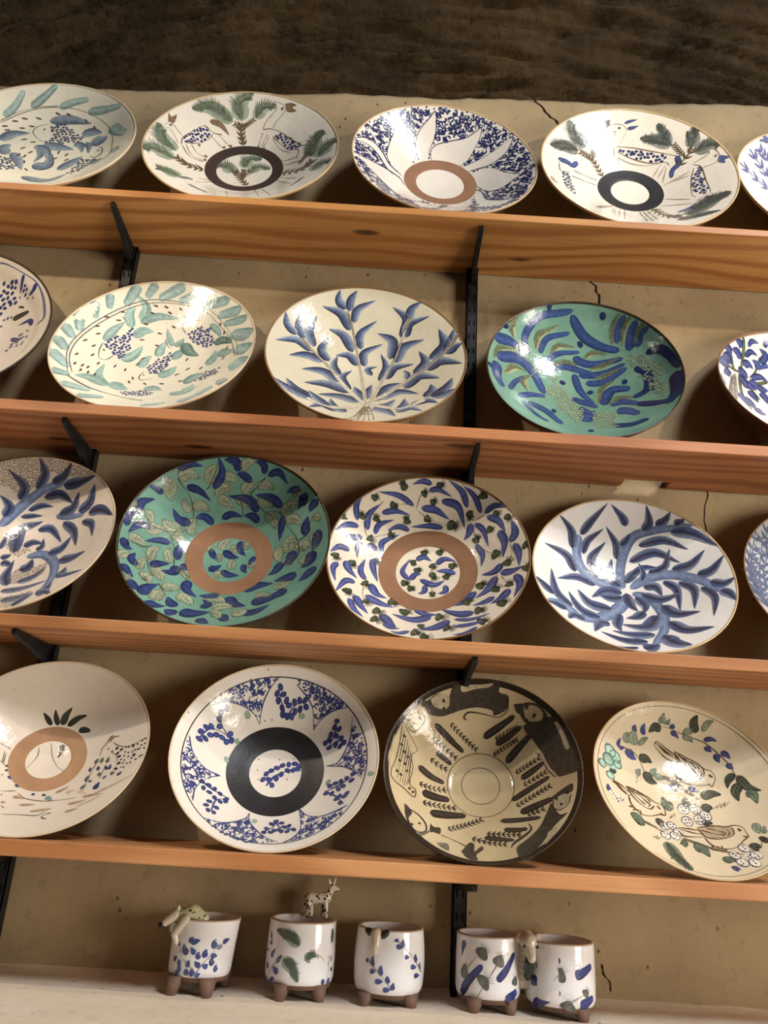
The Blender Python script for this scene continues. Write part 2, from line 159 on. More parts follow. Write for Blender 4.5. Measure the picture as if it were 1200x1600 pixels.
'S':"""@painted_border
R sline|0.945,0.952
@painted_branches
l sbr|25 -598 462 -455 434 -393 369 -360 261 -302 204/20 -236 691 -140 747 -1 737 128 688 254 641 373 582 477 470 557 348 597 211 653 100 773 35/32 -548 -347 -432 -407 -343 -441/29 -177 -477 -17 -544 101 -587 235 -644 351 -668/15 526 -617 579 -512
B stw|87 -194 227 -84 194 10 112 89 47 175 -19/74 -535 -361 -473 -381 -398 -408/76 -164 -484 -29 -536 97 -596 238 -638
@painted_leaves
O sgd|170 286 693 267 792 325 865/159 -90 722 -158 746 -238 675/172 -392 376 -313 409 -250 363/199 -343 257 -328 166 -243 133/129 585 247 506 193 482 102/163 608 225 650 85 770 26/165 608 142 533 53 545 -52/171 192 8 303 62 406 42/147 29 -104 4 -53 30 10/170 169 -140 224 -94 273 -111/120 113 -290 173 -271 214 -287/163 -341 -273 -347 -339 -313 -360/167 442 -608 503 -578 533 -600/151 566 -529 607 -508 631 -502
O sgl|99 -40 771 -60 830 -37 882/77 -83 776 -88 813 -67 844/63 -23 772 7 797 19 828/108 352 705 419 784 484 800/119 257 711 199 718 146 689/117 142 658 206 649 239 602/139 -516 515 -527 567 -491 629/205 -424 512 -440 594 -393 665/86 -377 520 -303 596 -254 619/105 -274 216 -262 269 -210 309/135 -258 210 -196 217 -161 187/127 613 -315 579 -383 590 -439/111 -427 197 -448 226 -403 269/90 628 -445 637 -392 668 -362
O sgm|177 635 37 697 8 695 -105/201 -144 -142 -213 -97 -230 -12/283 -654 -379 -589 -340 -557 -423/231 -95 -582 -8 -593 16 -706/142 127 -750 200 -719 242 -749/165 -199 -528 -173 -544 -184 -604
E sgf|366 -368 -563 -344 -748 -257 -906
L sb|127 -405 648 -410 684 -386 727/124 -307 634 -308 695 -273 761/91 -630 437 -633 484 -585 553/80 -623 424 -591 449 -551 466/221 -524 458 -499 392 -430 361/99 71 763 36 754 1 745/117 11 699 61 686 96 634/105 355 614 428 631 491 594/127 369 558 380 527 420 492/135 462 473 453 425 473 376/128 501 476 551 462 584 402/129 546 366 559 324 589 295/134 -77 158 -83 106 -46 57/133 80 99 139 103 185 69/176 -885 -68 -859 -76 -834 -84/146 160 -856 199 -835 230 -856
@painted_flower
D sfw|223 -36 -134 87 -126 -40 -273 96 -247 174 -200
q sbl|223 -36 -134 87 -126 -40 -273 96 -247 174 -200
D sbk|32 -56 -118 -26 -99 -9 -123 -49 -151 -27 -158 68 -110 103 -99 109 -133 71 -152 99 -163 -50 -256 -17 -254 -45 -290 -21 -288 -71 -296 86 -229 117 -229 89 -265 111 -272 68 -262 164 -183 193 -191 161 -218 192 -217
@painted_flower
D sfw|194 -313 -360 -225 -345 -342 -480 -238 -468 -184 -412
q sbl|194 -313 -360 -225 -345 -342 -480 -238 -468 -184 -412
D sbk|32 -332 -345 -316 -370 -278 -335 -306 -387 -235 -328 -219 -353 -200 -323 -243 -374 -352 -463 -320 -465 -351 -501 -248 -451 -221 -465 -251 -499 -171 -401 -200 -433 -161 -418
@painted_flower
D sfw|202 386 -593 265 -673 452 -686 288 -770 394 -777 389 -690
q sbl|202 386 -593 265 -673 452 -686 288 -770 394 -777
D sbk|32 381 -574 389 -603 362 -630 249 -662 267 -683 295 -655 442 -665 460 -686 464 -706 433 -712 284 -751 290 -780 266 -799 391 -757 396 -786 384 -824 356 -812 394 -681 383 -718 373 -697
@painted_flower
D sfw|158 -837 -94 -794 -140 -747 -166
D sbk|36 -841 -77 -828 -99 -819 -130 -796 -148 -785 -171 -744 -156 -733 -179 -776 -204 -710 -162
@painted_flower
D stl|288 -745 370 -693 325 -786 267
D stl|180 -679 244 -872 194 -798 86 -742 190
q sgk|252 -745 370 -693 325 -786 267
q sgk|180 -679 244 -872 194 -798 86
D sgk|108 -741 149 -769 147
@painted_bird
l sbn|28 -192 551 -110 460 -49 418 24 402/25 -141 596 -32 514 37 470 40 422/21 -192 551 -170 584 -141 596/28 -171 574 -70 488 32 439/26 -158 585 -52 497 39 455/23 35 510 127 458 244 393 310 326 367 305 397 246 382 188 338 131 319 165/27 -27 402 -25 301 32 193 151 147 281 149 324 165/27 35 510 47 390 111 308 190 233 252 225 298 277 295 334/27 40 486 93 375 171 285/28 64 480 160 378 218 277/25 108 449 195 386 229 327/25 167 411 240 369 262 328/25 215 302 237 286 217 243/23 258 311 277 286 250 243/26 62 424 77 375/27 106 359 142 301/27 -20 249 -1 225 -27 189 -6 177/24 24 227 43 202 11 175
D sbn|50 362 243 350 255
@painted_bird
l sbn|36 -780 58 -717 -23 -641 -77 -601 -77/34 -797 26 -712 -4 -639 -68/34 -775 43 -673 8 -613 -42/30 -633 22 -526 11 -398 -37 -327 -86 -258 -111 -242 -169 -257 -228 -302 -204/35 -626 -90 -618 -185 -539 -270 -433 -267 -317 -225 -267 -226/34 -624 24 -570 -81 -484 -154 -405 -179 -348 -133/34 -598 16 -529 -68 -443 -134/34 -565 0 -471 -52 -402 -116/32 -511 -2 -419 -50 -370 -92/28 -406 -99 -385 -113 -414 -155/37 -664 -218 -591 -213 -624 -259/36 -617 -240 -572 -235 -535 -232 -546 -291
D sbn|43 -294 -151 -306 -134
@painted_bird
P sbt|0 40 -341 212 -313 327 -326 384 -348 372 -413 291 -454 182 -470 89 -439
l sbn|30 -163 -354 -37 -360 81 -380/34 -168 -391 -135 -452 70 -448/30 -145 -371 -21 -403 82 -416/26 41 -338 212 -313 327 -326 418 -315 475 -349 481 -406 481 -463 435 -448/27 68 -453 114 -557 214 -595 322 -580 408 -512 478 -462/28 39 -346 87 -443 182 -470 305 -454 372 -413 380 -339/28 71 -363 178 -405 274 -424/28 126 -342 223 -367 285 -397/23 275 -368 300 -397 262 -434/22 318 -352 334 -401 295 -444/33 119 -547 76 -607 137 -605/21 159 -556 139 -615/31 195 -556 177 -614 224 -605
D sbn|50 438 -381 432 -366
@painted_tendrils
l sbr|13 277 -121 338 -77 309 -120 374 -61 350 -112 417 -45 393 -97 462 -41/12 -495 97 -458 140 -473 154 -427 197/14 -234 -274 -183 -216 -210 -254 -143 -194 -169 -250/18 -503 -548 -439 -513 -474 -559 -411 -525""",
'P':"""@painted_leaves
O pg|78 -79 381 -142 445 -186 487/83 -13 386 -60 466 -75 527/123 27 390 37 486 88 557/109 83 384 167 461 259 482/108 210 343 280 338 334 319/87 78 182 108 123 82 33
L pgs|83 491 -65 487 -25 509 -6/79 547 -70 543 -30 556 -2/77 612 -86 609 -47 612 -9/71 575 -239 562 -203 564 -179/86 454 -279 451 -227 469 -197/90 440 -380 446 -338 473 -317/90 682 -242 705 -231 729 -221
L pbs|61 456 -152 448 -118 452 -95/72 544 -157 530 -122 528 -98/61 636 -173 615 -144 605 -110/64 658 -179 653 -138 658 -107/72 492 -296 497 -280 510 -266/116 579 -409 584 -359 603 -313/58 621 -284 635 -263 655 -243/71 755 -268 778 -259 807 -241/66 -27 -414 -9 -413 13 -420/69 74 -417 93 -416 116 -426/44 -361 -134 -361 -118 -361 -101/54 -352 -180 -346 -170 -338 -150/47 -311 -225 -292 -245 -267 -264/53 -213 -311 -194 -328 -164 -345
L ptl|113 122 -444 155 -464 197 -494
@painted_lines
l pln|15 -133 134 -120 31 -175 -115/12 -31 189 25 45 115 -75 194 -120/17 618 154 672 105 791 65 968 119/19 510 16 513 106 538 144 577 208/14 619 42 693 -22 721 -130 698 -204/19 -299 -426 -170 -391/19 -149 -414 -65 -475 94 -502 256 -498 416 -483/19 -178 -719 -8 -705 136 -707 188 -652 233 -608/14 -488 99 -381 69/12 -414 -103 -429 30 -399 -97 -409 23/13 -429 -78 -373 -120/20 463 -179 511 -15/18 585 -276 603 -101/19 455 -366 477 -133/14 -367 -252 -357 -214/15 -225 -609 -177 -637
l pbr|31 257 -673 194 -698 199 -743 243 -749/33 540 137 576 214 600 231/32 576 157 605 209 663 210/34 786 -236 778 -259
L pbn|86 -173 -476 -128 -467 -61 -485/65 -79 -573 -5 -564 69 -550/68 50 -655 144 -632 239 -608/66 368 -565 464 -552 544 -523/64 381 -674 436 -654 492 -635/66 481 -485 581 -478 669 -471/65 192 -392 254 -350 304 -304/55 -283 -466 -269 -472 -264 -470/62 -242 -567 -220 -563 -199 -557
L pbt|112 302 -411 329 -378 378 -368/92 412 -393 456 -409 521 -449/51 460 -613 590 -549 716 -458/54 589 -463 760 -384 933 -300
@painted_spotted_animal
D pdk|66 674 69 726 42 696 9 724 -35 844 56 742 -120 729 -184 878 -59
D pdk|39 632 47 772 4 810 -14 772 58 800 53 885 66 927 92 957 107 874 0 920 2 901 0 932 38 963 51 966 -2 851 -17 776 -43 822 -63 862 -93 908 -118 790 -99 826 -145 785 -132 806 -185 752 -79 943 -96 861 -144 961 -86
D pdk|30 583 85 777 -177""",
'F':"""@painted_border
l fg|42 289 883 377 859 529 775 693 655 798 501 868 326 903 168 839 133
@painted_spots
D fb|74 349 718 398 688 435 713 482 704 362 647 401 625 439 673 338 608 368 568 414 579 454 615 487 560 440 536 386 520 507 513 404 479 358 490 459 508 375 421
D fb|56 477 660 589 639 613 602 579 606 604 563
D fp|42 546 556 634 521 699 495
@painted_strokes
B fb|63 556 751 551 677 538 594/86 707 634 695 564 647 538
B fk|119 517 336 601 357 686 374/41 549 460 587 451 619 428
L fb|96 762 178 730 273 600 243/110 572 90 654 27 731 63
B fp|69 591 -7 629 8/69 648 -6 674 7/69 646 91 696 114/69 593 -50 633 -29/69 725 -26 742 -23/69 739 38 769 40/53 424 333 432 362/52 460 342 463 380/56 492 350 507 375/69 665 -56 697 -48/69 719 -59 741 -47/69 573 -91 600 -70/69 720 124 744 134/55 410 262 430 281""",
'J':"""@painted_stems
B jg|87 -510 845 -498 713 -554 494/76 -682 618 -660 460 -558 464/50 -272 745 -355 551 -457 435/83 -210 460 -373 393 -462 412/90 -556 475 -484 316 -384 151/82 -583 450 -623 154 -578 -107/70 -871 446 -744 447 -629 438
@painted_leaves
L jb|171 -523 745 -551 773 -619 761/98 -438 791 -396 857 -291 862/122 -477 677 -398 773 -303 741/193 -510 566 -449 627 -376 574/195 -536 624 -575 685 -677 657/234 -697 485 -736 544 -847 475/234 -740 444 -814 435 -944 321/234 -879 116 -999 47 -986 165/234 -733 325 -763 354 -853 269/263 -593 456 -523 479 -478 411/174 -430 442 -310 515 -215 463/181 -300 580 -316 654 -385 680/173 -278 663 -181 773 -285 823/139 -171 875 -224 876 -218 913/124 -180 660 -240 648 -293 588/223 -675 600 -723 621 -803 595/259 -590 312 -477 342 -393 287/234 -690 112 -639 70 -603 -67/234 -499 254 -459 178 -423 96/234 -503 -20 -465 -82 -388 -88/234 -581 117 -537 0 -491 -42/218 -349 281 -304 226 -296 120/204 -373 350 -298 330 -237 337/218 -466 390 -387 377 -384 302/234 -606 389 -536 361 -514 281
@painted_trunk
P jt|0 -733 325 -638 393 -719 15 -940 -333 -965 -259 -798 153
l jl|22 -717 323 -962 -262/22 -685 355 -952 -300/21 -660 369 -768 -41/22 -764 226 -676 239/22 -802 87 -695 132""",
'E':"""@painted_fern
H eb|230 -521 338 -616 440 -751 578/233 -554 153 -737 204 -930 279/199 -500 544 -547 597 -623 656/177 -490 753 -514 780 -551 789""",
'O':"""@painted_fern
H ob|232 -845 -331 -819 28 -647 640/237 -862 -311 -907 88 -749 632/188 -636 362 -630 562 -588 720/209 -737 -39 -731 164 -645 381/234 -910 -171 -935 125 -845 422""",
'H':"""@painted_stems
l hst|65 35 -585 -6 -179 -87 260 -166 556 -226 702/94 35 -585 -165 -281 -368 2 -566 155 -667 248/71 61 -582 175 -137 308 217 387 508 434 664/93 94 -491 373 -198 635 6 827 194 914 333/116 95 -578 370 -676 592 -545/116 -25 -637 -311 -748 -522 -670
h hsd|34 35 -585 -6 -179 -87 260 -166 556 -226 702/46 35 -585 -165 -281 -368 2 -566 155 -667 248/38 61 -582 175 -137 308 217 387 508 434 664/49 94 -491 373 -198 635 6 827 194 914 333
@painted_leaves
L hb|195 -239 737 -339 791 -322 922/179 -208 713 -208 840 -140 946/175 -150 598 -144 754 60 862/234 -182 511 -273 692 -494 698/226 -135 273 -235 462 -407 470/180 -53 320 -103 488 95 652/185 -2 99 -51 287 169 395/203 -77 101 -161 245 -308 189/205 -554 124 -702 228 -910 77/191 -631 254 -713 340 -713 529/205 -714 260 -822 329 -848 487/213 -533 196 -623 362 -539 570/217 -365 82 -476 178 -398 367/215 -427 50 -594 62 -762 -53/263 -252 -197 -399 -70 -624 -180/298 -125 -339 -347 -260 -576 -391/272 -28 -531 -209 -451 -432 -532/165 -241 -86 -334 42 -289 186/163 -127 -302 -250 -90 -128 26/207 254 203 298 437 104 514/195 353 451 434 664 247 797/199 427 626 429 764 556 829/206 409 443 400 609 638 652/243 321 147 358 345 594 385/166 155 -107 239 105 157 276/218 227 -80 276 104 494 93/199 495 -56 635 84 544 249/254 652 105 827 243 735 478/208 809 151 861 304 884 434/247 810 127 879 201 960 222/260 627 -46 740 75 960 -67/283 408 -274 531 -68 745 -206/254 163 -450 230 -203 373 -166/117 425 -118 442 -39 396 29/245 181 -451 338 -289 545 -419/245 113 -619 234 -618 321 -469/238 336 -732 404 -643 407 -471/204 318 -751 455 -653 567 -781/204 455 -615 625 -554 712 -657/219 593 -506 680 -402 658 -279/251 659 -531 797 -417 861 -257/230 676 -537 792 -515 878 -452/272 97 -660 217 -700 317 -854/231 -222 -810 -367 -693 -488 -847/231 -138 -800 -278 -731 -308 -559/272 -458 -628 -632 -593 -745 -427/245 -471 -675 -664 -616 -863 -499/231 -311 -748 -442 -618 -520 -515/159 40 -456 52 -268 85 -169/241 129 -490 161 -297 267 -238/211 6 -504 -54 -317 -95 -227/140 79 -27 0 72 128 109
@painted_roots
l hrt|41 27 -628 -33 -900 -129 -991/29 36 -627 -1 -850 -31 -965/22 44 -626 33 -843 19 -966/22 53 -625 66 -837 77 -957/41 27 -606 -67 -887 -179 -982/27 61 -602 98 -747 118 -938/41 20 -672 80 -662/41 13 -737 90 -726/41 -2 -806 99 -789""",
'I':"""@incised_feathers
E fe|152 -430 508 -402 666 -172 805/161 -681 526 -717 609 -639 741/132 -277 483 -176 601 13 596/155 -279 333 -117 424 40 391/115 -919 143 -836 334 -565 461/140 393 582 399 759 461 858/141 491 557 506 731 585 806/147 612 519 645 648 723 691/143 100 475 197 532 346 493/153 208 -143 266 68 402 169/200 311 -187 411 -94 546 -123/159 153 343 305 373 471 445/165 203 213 335 254 483 312/166 -796 39 -691 192 -547 204/138 -538 -79 -592 59 -466 188
@incised_berries
T ic|64 524 430 660 422 841 202 834 -16 739 119 570 309
T ic|64 -226 156 -97 20 66 -257 -49 -543 -163 -281 -333 26
T ic|64 135 -289 345 -321 325 -615 100 -618
T ic|64 -323 230 -182 236 -209 107
T ic|64 -513 366 -318 412 -281 263 -444 219
T ic|64 602 274 736 95 844 -52 811 -266 717 -77
@painted_fronds
B ib|146 -513 409 -557 600 -391 831 -21 935/123 -389 469 -299 654 -48 740/119 -319 400 -176 511 62 545/196 -48 899 100 705 272 591 473 505/193 -922 383 -711 473 -523 414/239 -888 194 -648 317 -465 210 -347 -58/197 -551 -266 -362 -340 -209 -560/112 -611 -271 -472 -465 -350 -557/172 -17 483 156 400 506 415/157 35 266 263 267 521 348/165 105 158 293 166 535 298/154 -301 270 -138 368 114 301 260 219/155 -13 286 40 54 169 -169/218 250 -177 353 27 545 15/174 313 -173 454 -165 594 -250/225 366 -294 464 -326 563 -423/257 19 -461 89 -355 139 -390/140 447 590 454 746 515 828/169 569 478 578 641 623 750/139 646 489 663 609 741 635/211 -867 133 -881 -63 -816 -210/144 -647 -215 -501 -117 -340 -85/108 -744 -177 -676 -15 -570 120/150 -65 -59 79 -137 201 -201/152 -2 -198 98 -289 171 -292
B id|145 710 402 820 383 904 260 970 38/170 602 274 710 159 687 -60 544 -136/230 940 19 913 -250 798 -403/158 563 -236 740 -325 851 -353/183 268 -558 444 -601 613 -558
@painted_dots
D id|128 -295 929 -784 586 291 869 62 624 -953 4 -143 157 143 29 495 120 733 -73 -272 -309 55 -663""",
'G':"""@painted_rim_strokes
B gt|220 -981 7 -848 -127/212 -964 201 -846 71/197 -882 440 -817 185/166 -770 614 -723 412/165 -641 743 -622 573/200 -378 912 -482 664/172 -200 961 -286 797/214 109 963 -160 805/188 361 908 49 794/211 629 747 280 734/228 775 584 505 597/196 855 452 584 478/305 935 193 690 324/302 953 -26 773 80/396 923 -275 797 -142/219 -968 -199 -756 -365/202 -863 -506 -702 -473/210 -722 -672 -458 -652/182 -514 -834 -310 -732/154 64 -856 290 -793/196 415 -840 582 -668/196 528 -736 680 -547/252 712 -527 814 -476
@painted_oval_lines
l gl|18 -730 -460 -832 -180 -836 63 -723 367 -505 636 -246 785 70 792 366 704 556 528 748 224 811 60 820 -61/18 -702 -431 -804 -190 -805 71 -688 363 -467 628 -203 761 93 766 350 676 518 506 704 244 799 -50/35 -726 -496 -531 -589 -259 -647 45 -712
@painted_fish
L gf|172 -599 188 -547 360 -455 495/202 -382 445 -441 576 -384 693/191 -316 550 -243 704 -381 802/178 -312 529 -148 642 83 617/212 -343 340 -272 453 -156 452/254 -379 -13 -284 84 -228 247
T gs|72 -593 165 -485 316 -382 445 -357 408 -346 182 -406 -19 -473 31
l gl|20 -601 161 -608 48 -580 -55 -522 -51 -473 31/16 -381 802 -321 777 -263 703 -269 619/17 -446 499 -489 537
D gk|42 -571 73
@painted_fish
L gf|122 77 265 11 394 -30 511/166 96 267 145 319 171 385/139 434 518 531 424 589 316/221 584 117 698 50 773 80
L gfd|248 184 318 252 182 384 116/210 515 268 616 280 735 180
T gs|72 184 422 289 523 441 473 491 348 524 218 396 251 259 342
l gl|18 180 447 124 538 197 594 301 582
@painted_fish
L gf|202 -175 -86 -162 47 -102 114/208 -32 104 -51 228 2 342/226 110 71 172 185 228 198/243 33 -202 130 -134 181 -30
T gs|68 -118 -125 -63 31 44 152 69 211 110 71 54 -137 -30 -175
l gl|19 -118 -125 -148 -221 -114 -278 -14 -236/16 -22 364 29 262 64 237
D gk|34 -113 -193
@painted_fish
L gf|238 333 -336 398 -213 486 -172/222 498 -50 557 46 556 154/238 342 -500 414 -485 437 -366
T gs|63 426 -325 486 -172 662 -160 665 -262 526 -332
@painted_fish
L gf|159 -395 -461 -525 -326 -515 -108/277 -375 -470 -553 -389 -677 -453/279 -371 -382 -275 -460 -185 -466/180 -49 -438 48 -394 136 -443/210 233 -514 403 -574 496 -437
T gs|55 -247 -538 -45 -454 80 -503 -2 -581 -172 -603
@painted_dashes
X gk|101 -631 477 -690 335 -748 108 -762 -120 -665 78 -517 485 -642 -48 -733 -266 -671 -255 -623 -252 -661 -337 -597 -332 -565 -140 -538 -336 -416 -113 -308 -143 -184 60 -217 -34 -255 324 -95 435 -89 268 37 525 153 625 -25 674 -207 652 -180 732 -72 732 89 716 226 682 -255 522 266 70 309 -79 445 -82 552 486 612 364 660 264 682 137 670 -9 214 -166 280 -280 103 -323 -201 -263 -217 -332 -61 -336 -498 588 -663 249""",
'A':"""@painted_rim_strokes
B at|153 -557 487 -473 651 -412 853/166 -317 692 -197 835 -76 984/161 -24 746 132 809 305 833/191 310 698 509 674 726 664/247 630 428 730 325 848 215/203 780 -82 780 -4 793 34
@painted_oval_lines
l gl|17 -574 391 -421 572 -244 696 -31 745 202 724 429 604 598 437 685 251 731 -44 680 -174/17 -579 415 -437 590 -247 713 -34 762
@painted_fish
L af|251 -101 577 130 622 381 540/260 295 394 404 424 535 373/328 429 257 547 253 612 304/280 -73 191 87 162 279 125/194 251 231 340 216 380 62/137 385 260 438 165 457 42
T as|77 -91 497 58 552 194 458 325 329 276 242 110 233 -72 238 -12 378
l gl|19 -106 534 -203 476 -235 385 -168 288 -83 232/30 484 -8 553 -50 613 1 600 103 542 156
D gk|49 -126 443 558 83
@painted_fish
L af|245 -514 149 -429 308 -254 356/249 -379 -79 -456 42 -387 115/236 -334 -14 -242 -140 -139 -332
T as|74 -437 -100 -302 -157 -184 -314 -337 -393
L af|324 -73 -210 97 -240 67 39/158 -111 135 -30 0 -77 -158/222 -156 150 -6 104 79 -137
@painted_fish
L af|223 -97 -469 187 -575 342 -369/253 219 -284 322 -126 411 0/203 524 -147 615 -159 658 -102
T as|67 333 -342 413 -53 578 -84 527 -204 402 -382
@painted_dashes
X gk|123 -441 476 -357 542 -219 584 -520 371 -486 331 -356 410 -268 462 -27 673 94 669 306 582 424 472 -288 236 -187 212 -259 85 -163 27 -198 -56 -265 -45 -169 -162 -100 -310 128 67 223 26 121 -53 251 -73""",
'B':"""@painted_leaves
E bl|403 -203 645 -446 761 -630 650/420 -108 670 -165 853 -20 993/330 37 706 94 834 253 847/410 -695 8 -842 103 -911 298/465 -683 -141 -871 -96 -963 -211/423 -551 -469 -676 -439 -772 -458/440 719 47 707 257 801 407/423 792 -18 856 117 964 184/388 743 -268 827 -171 932 -197/371 -96 -35 -208 74 -300 51/346 -14 58 3 205 155 243/291 53 -1 135 100 268 52
@painted_branches
h bb|133 -63 414 -104 529 -106 653/89 -110 586 -192 629/81 -101 596 27 704/155 -417 -75 -554 -139 -685 -87/155 417 -48 633 -134 736 -30/116 65 -266 -48 -95 -101 -2/85 7 -143 -11 42/137 -29 -93 69 17
l bb|63 -63 414 -104 529 -106 653/29 -110 586 -192 629/34 -101 596 27 704/56 -417 -75 -554 -139 -685 -87/56 417 -48 633 -134 736 -30/44 65 -266 -48 -95 -101 -2/31 7 -143 -11 42/50 -29 -93 69 17
@painted_goat
T bs|73 -676 262 -587 391 -490 497 -429 448 -438 369 -533 265 -633 212
l bn|18 -666 143 -666 255 -587 391 -492 507 -423 476/22 -492 510 -443 486 -375 464 -301 478/19 -631 200 -533 259 -437 360 -393 452
l bgl|12 -676 262 -781 362 -825 368 -861 263 -795 286 -691 135/21 -627 175 -557 70 -440 60/22 -580 211 -515 135 -422 117/19 -407 416 -284 327/17 -338 469 -213 370/25 -656 136 -568 30 -437 43
P bn|0 -835 375 -844 487 -812 451 -766 509 -769 429 -783 378
L bn|141 -445 583 -333 593 -226 492
D bn|60 -508 249 -802 340
D bn|68 -426 142 -426 83 -267 340 -204 376
@painted_goat
T bs|73 218 583 344 521 474 421 608 270 550 260 446 305 333 433
l bn|19 127 593 217 592 343 528 607 277/17 245 511 335 411 447 293 551 253 544 128
l bgl|17 126 600 167 693 257 806 209 892 312 862 355 826 351 767 270 664 237 598/18 130 560 95 411/18 205 507 147 390/19 183 535 126 401/14 247 489 342 342 472 248/26 562 146 382 158/28 611 58 390 95
P bn|0 353 857 413 859 476 820 427 806 482 753 382 761
B bn|118 675 195 653 121 578 1
D bn|60 323 806 96 404 158 381 370 173
@painted_faint_goats
B bgr|99 -563 -487 -493 -420 -443 -414/71 -455 -579 -229 -723/71 677 -350 615 -451 555 -547
l bgl|28 -418 -447 -296 -282/28 -415 -305 -320 -253/28 -110 -473 -35 -720/28 169 -379 273 -730/28 245 -379 385 -750/28 366 -173 561 -460/28 399 -132 599 -328""",
'D':"""@painted_leaves
E dl|421 -453 501 -590 571 -659 736/346 -340 518 -341 680 -190 859/365 -545 425 -706 393 -880 297/339 460 577 316 662 134 688/246 441 594 375 738 315 832/314 645 492 659 629 696 697/386 666 418 797 482 887 428/89 617 511 612 618 606 701/454 426 -608 671 -390 871 -317/257 306 -720 515 -664 706 -649
@painted_branches
h bb|117 -276 212 -386 375 -534 408/89 -384 402 -362 511/138 515 314 613 428 652 475/91 559 424 470 588/151 196 -296 260 -558 372 -611
l bb|39 -276 212 -386 375 -534 408/32 -384 402 -362 511/35 515 314 613 428 652 475/25 559 424 470 588/53 196 -296 260 -558 372 -611
@painted_goat
T ds|78 -119 578 74 574 276 521 411 467 390 403 236 432 32 497 -96 542
l bn|22 -119 595 73 590 276 537 410 483 504 436/22 -106 541 33 485 236 416 390 393 425 345
l bgl|15 -206 552 -186 650 -122 743 -198 746 -200 804 -81 831 -15 798 -15 754 -76 616/18 -206 552 -172 318/18 -173 559 -157 310/19 -140 567 -127 330/17 -94 479 -95 333/18 351 388 260 242/20 389 357 306 218/17 397 331 348 140/18 -94 479 34 426 196 394 333 395
L db|64 -37 843 36 873 109 889/77 -4 789 59 801 121 826
B db|108 494 445 514 340 450 276 433 176
D bn|60 -86 791
@painted_goat
T ds|78 653 242 703 206 714 16 726 -170 675 -214 580 -172 609 75
l bn|17 638 275 707 209 721 9 724 -207 664 -270 569 -315/18 643 232 605 79 573 -165 593 -241
l bgl|20 640 288 786 355 774 416 842 394 876 297 851 215 719 195/22 605 195 353 107/23 591 145 392 121/30 548 -252 341 -124/30 545 -346 281 -251
P db|0 876 297 963 227 910 211 913 164 851 215
B db|114 705 -277 624 -377 368 -495
D bn|55 845 301
@painted_goat
B db|132 -796 153 -692 181 -623 171 -561 266
T ds|69 -773 -20 -682 1 -638 -222 -644 -411 -722 -349 -767 -180
l bgl|30 -616 102 -338 129/30 -648 -6 -355 47/30 -786 115 -773 -20 -654 57
@painted_faint_goat
l bgl|16 -212 -317 -298 -595/16 -195 -335 -306 -713/19 -152 -336 -253 -705/24 -101 -340 -205 -749/30 45 -365 26 -726/30 84 -365 86 -717/30 129 -338 145 -639
L bgl|91 -454 -545 -309 -368 -177 -245/91 -905 -237 -872 -327 -828 -324""",
}
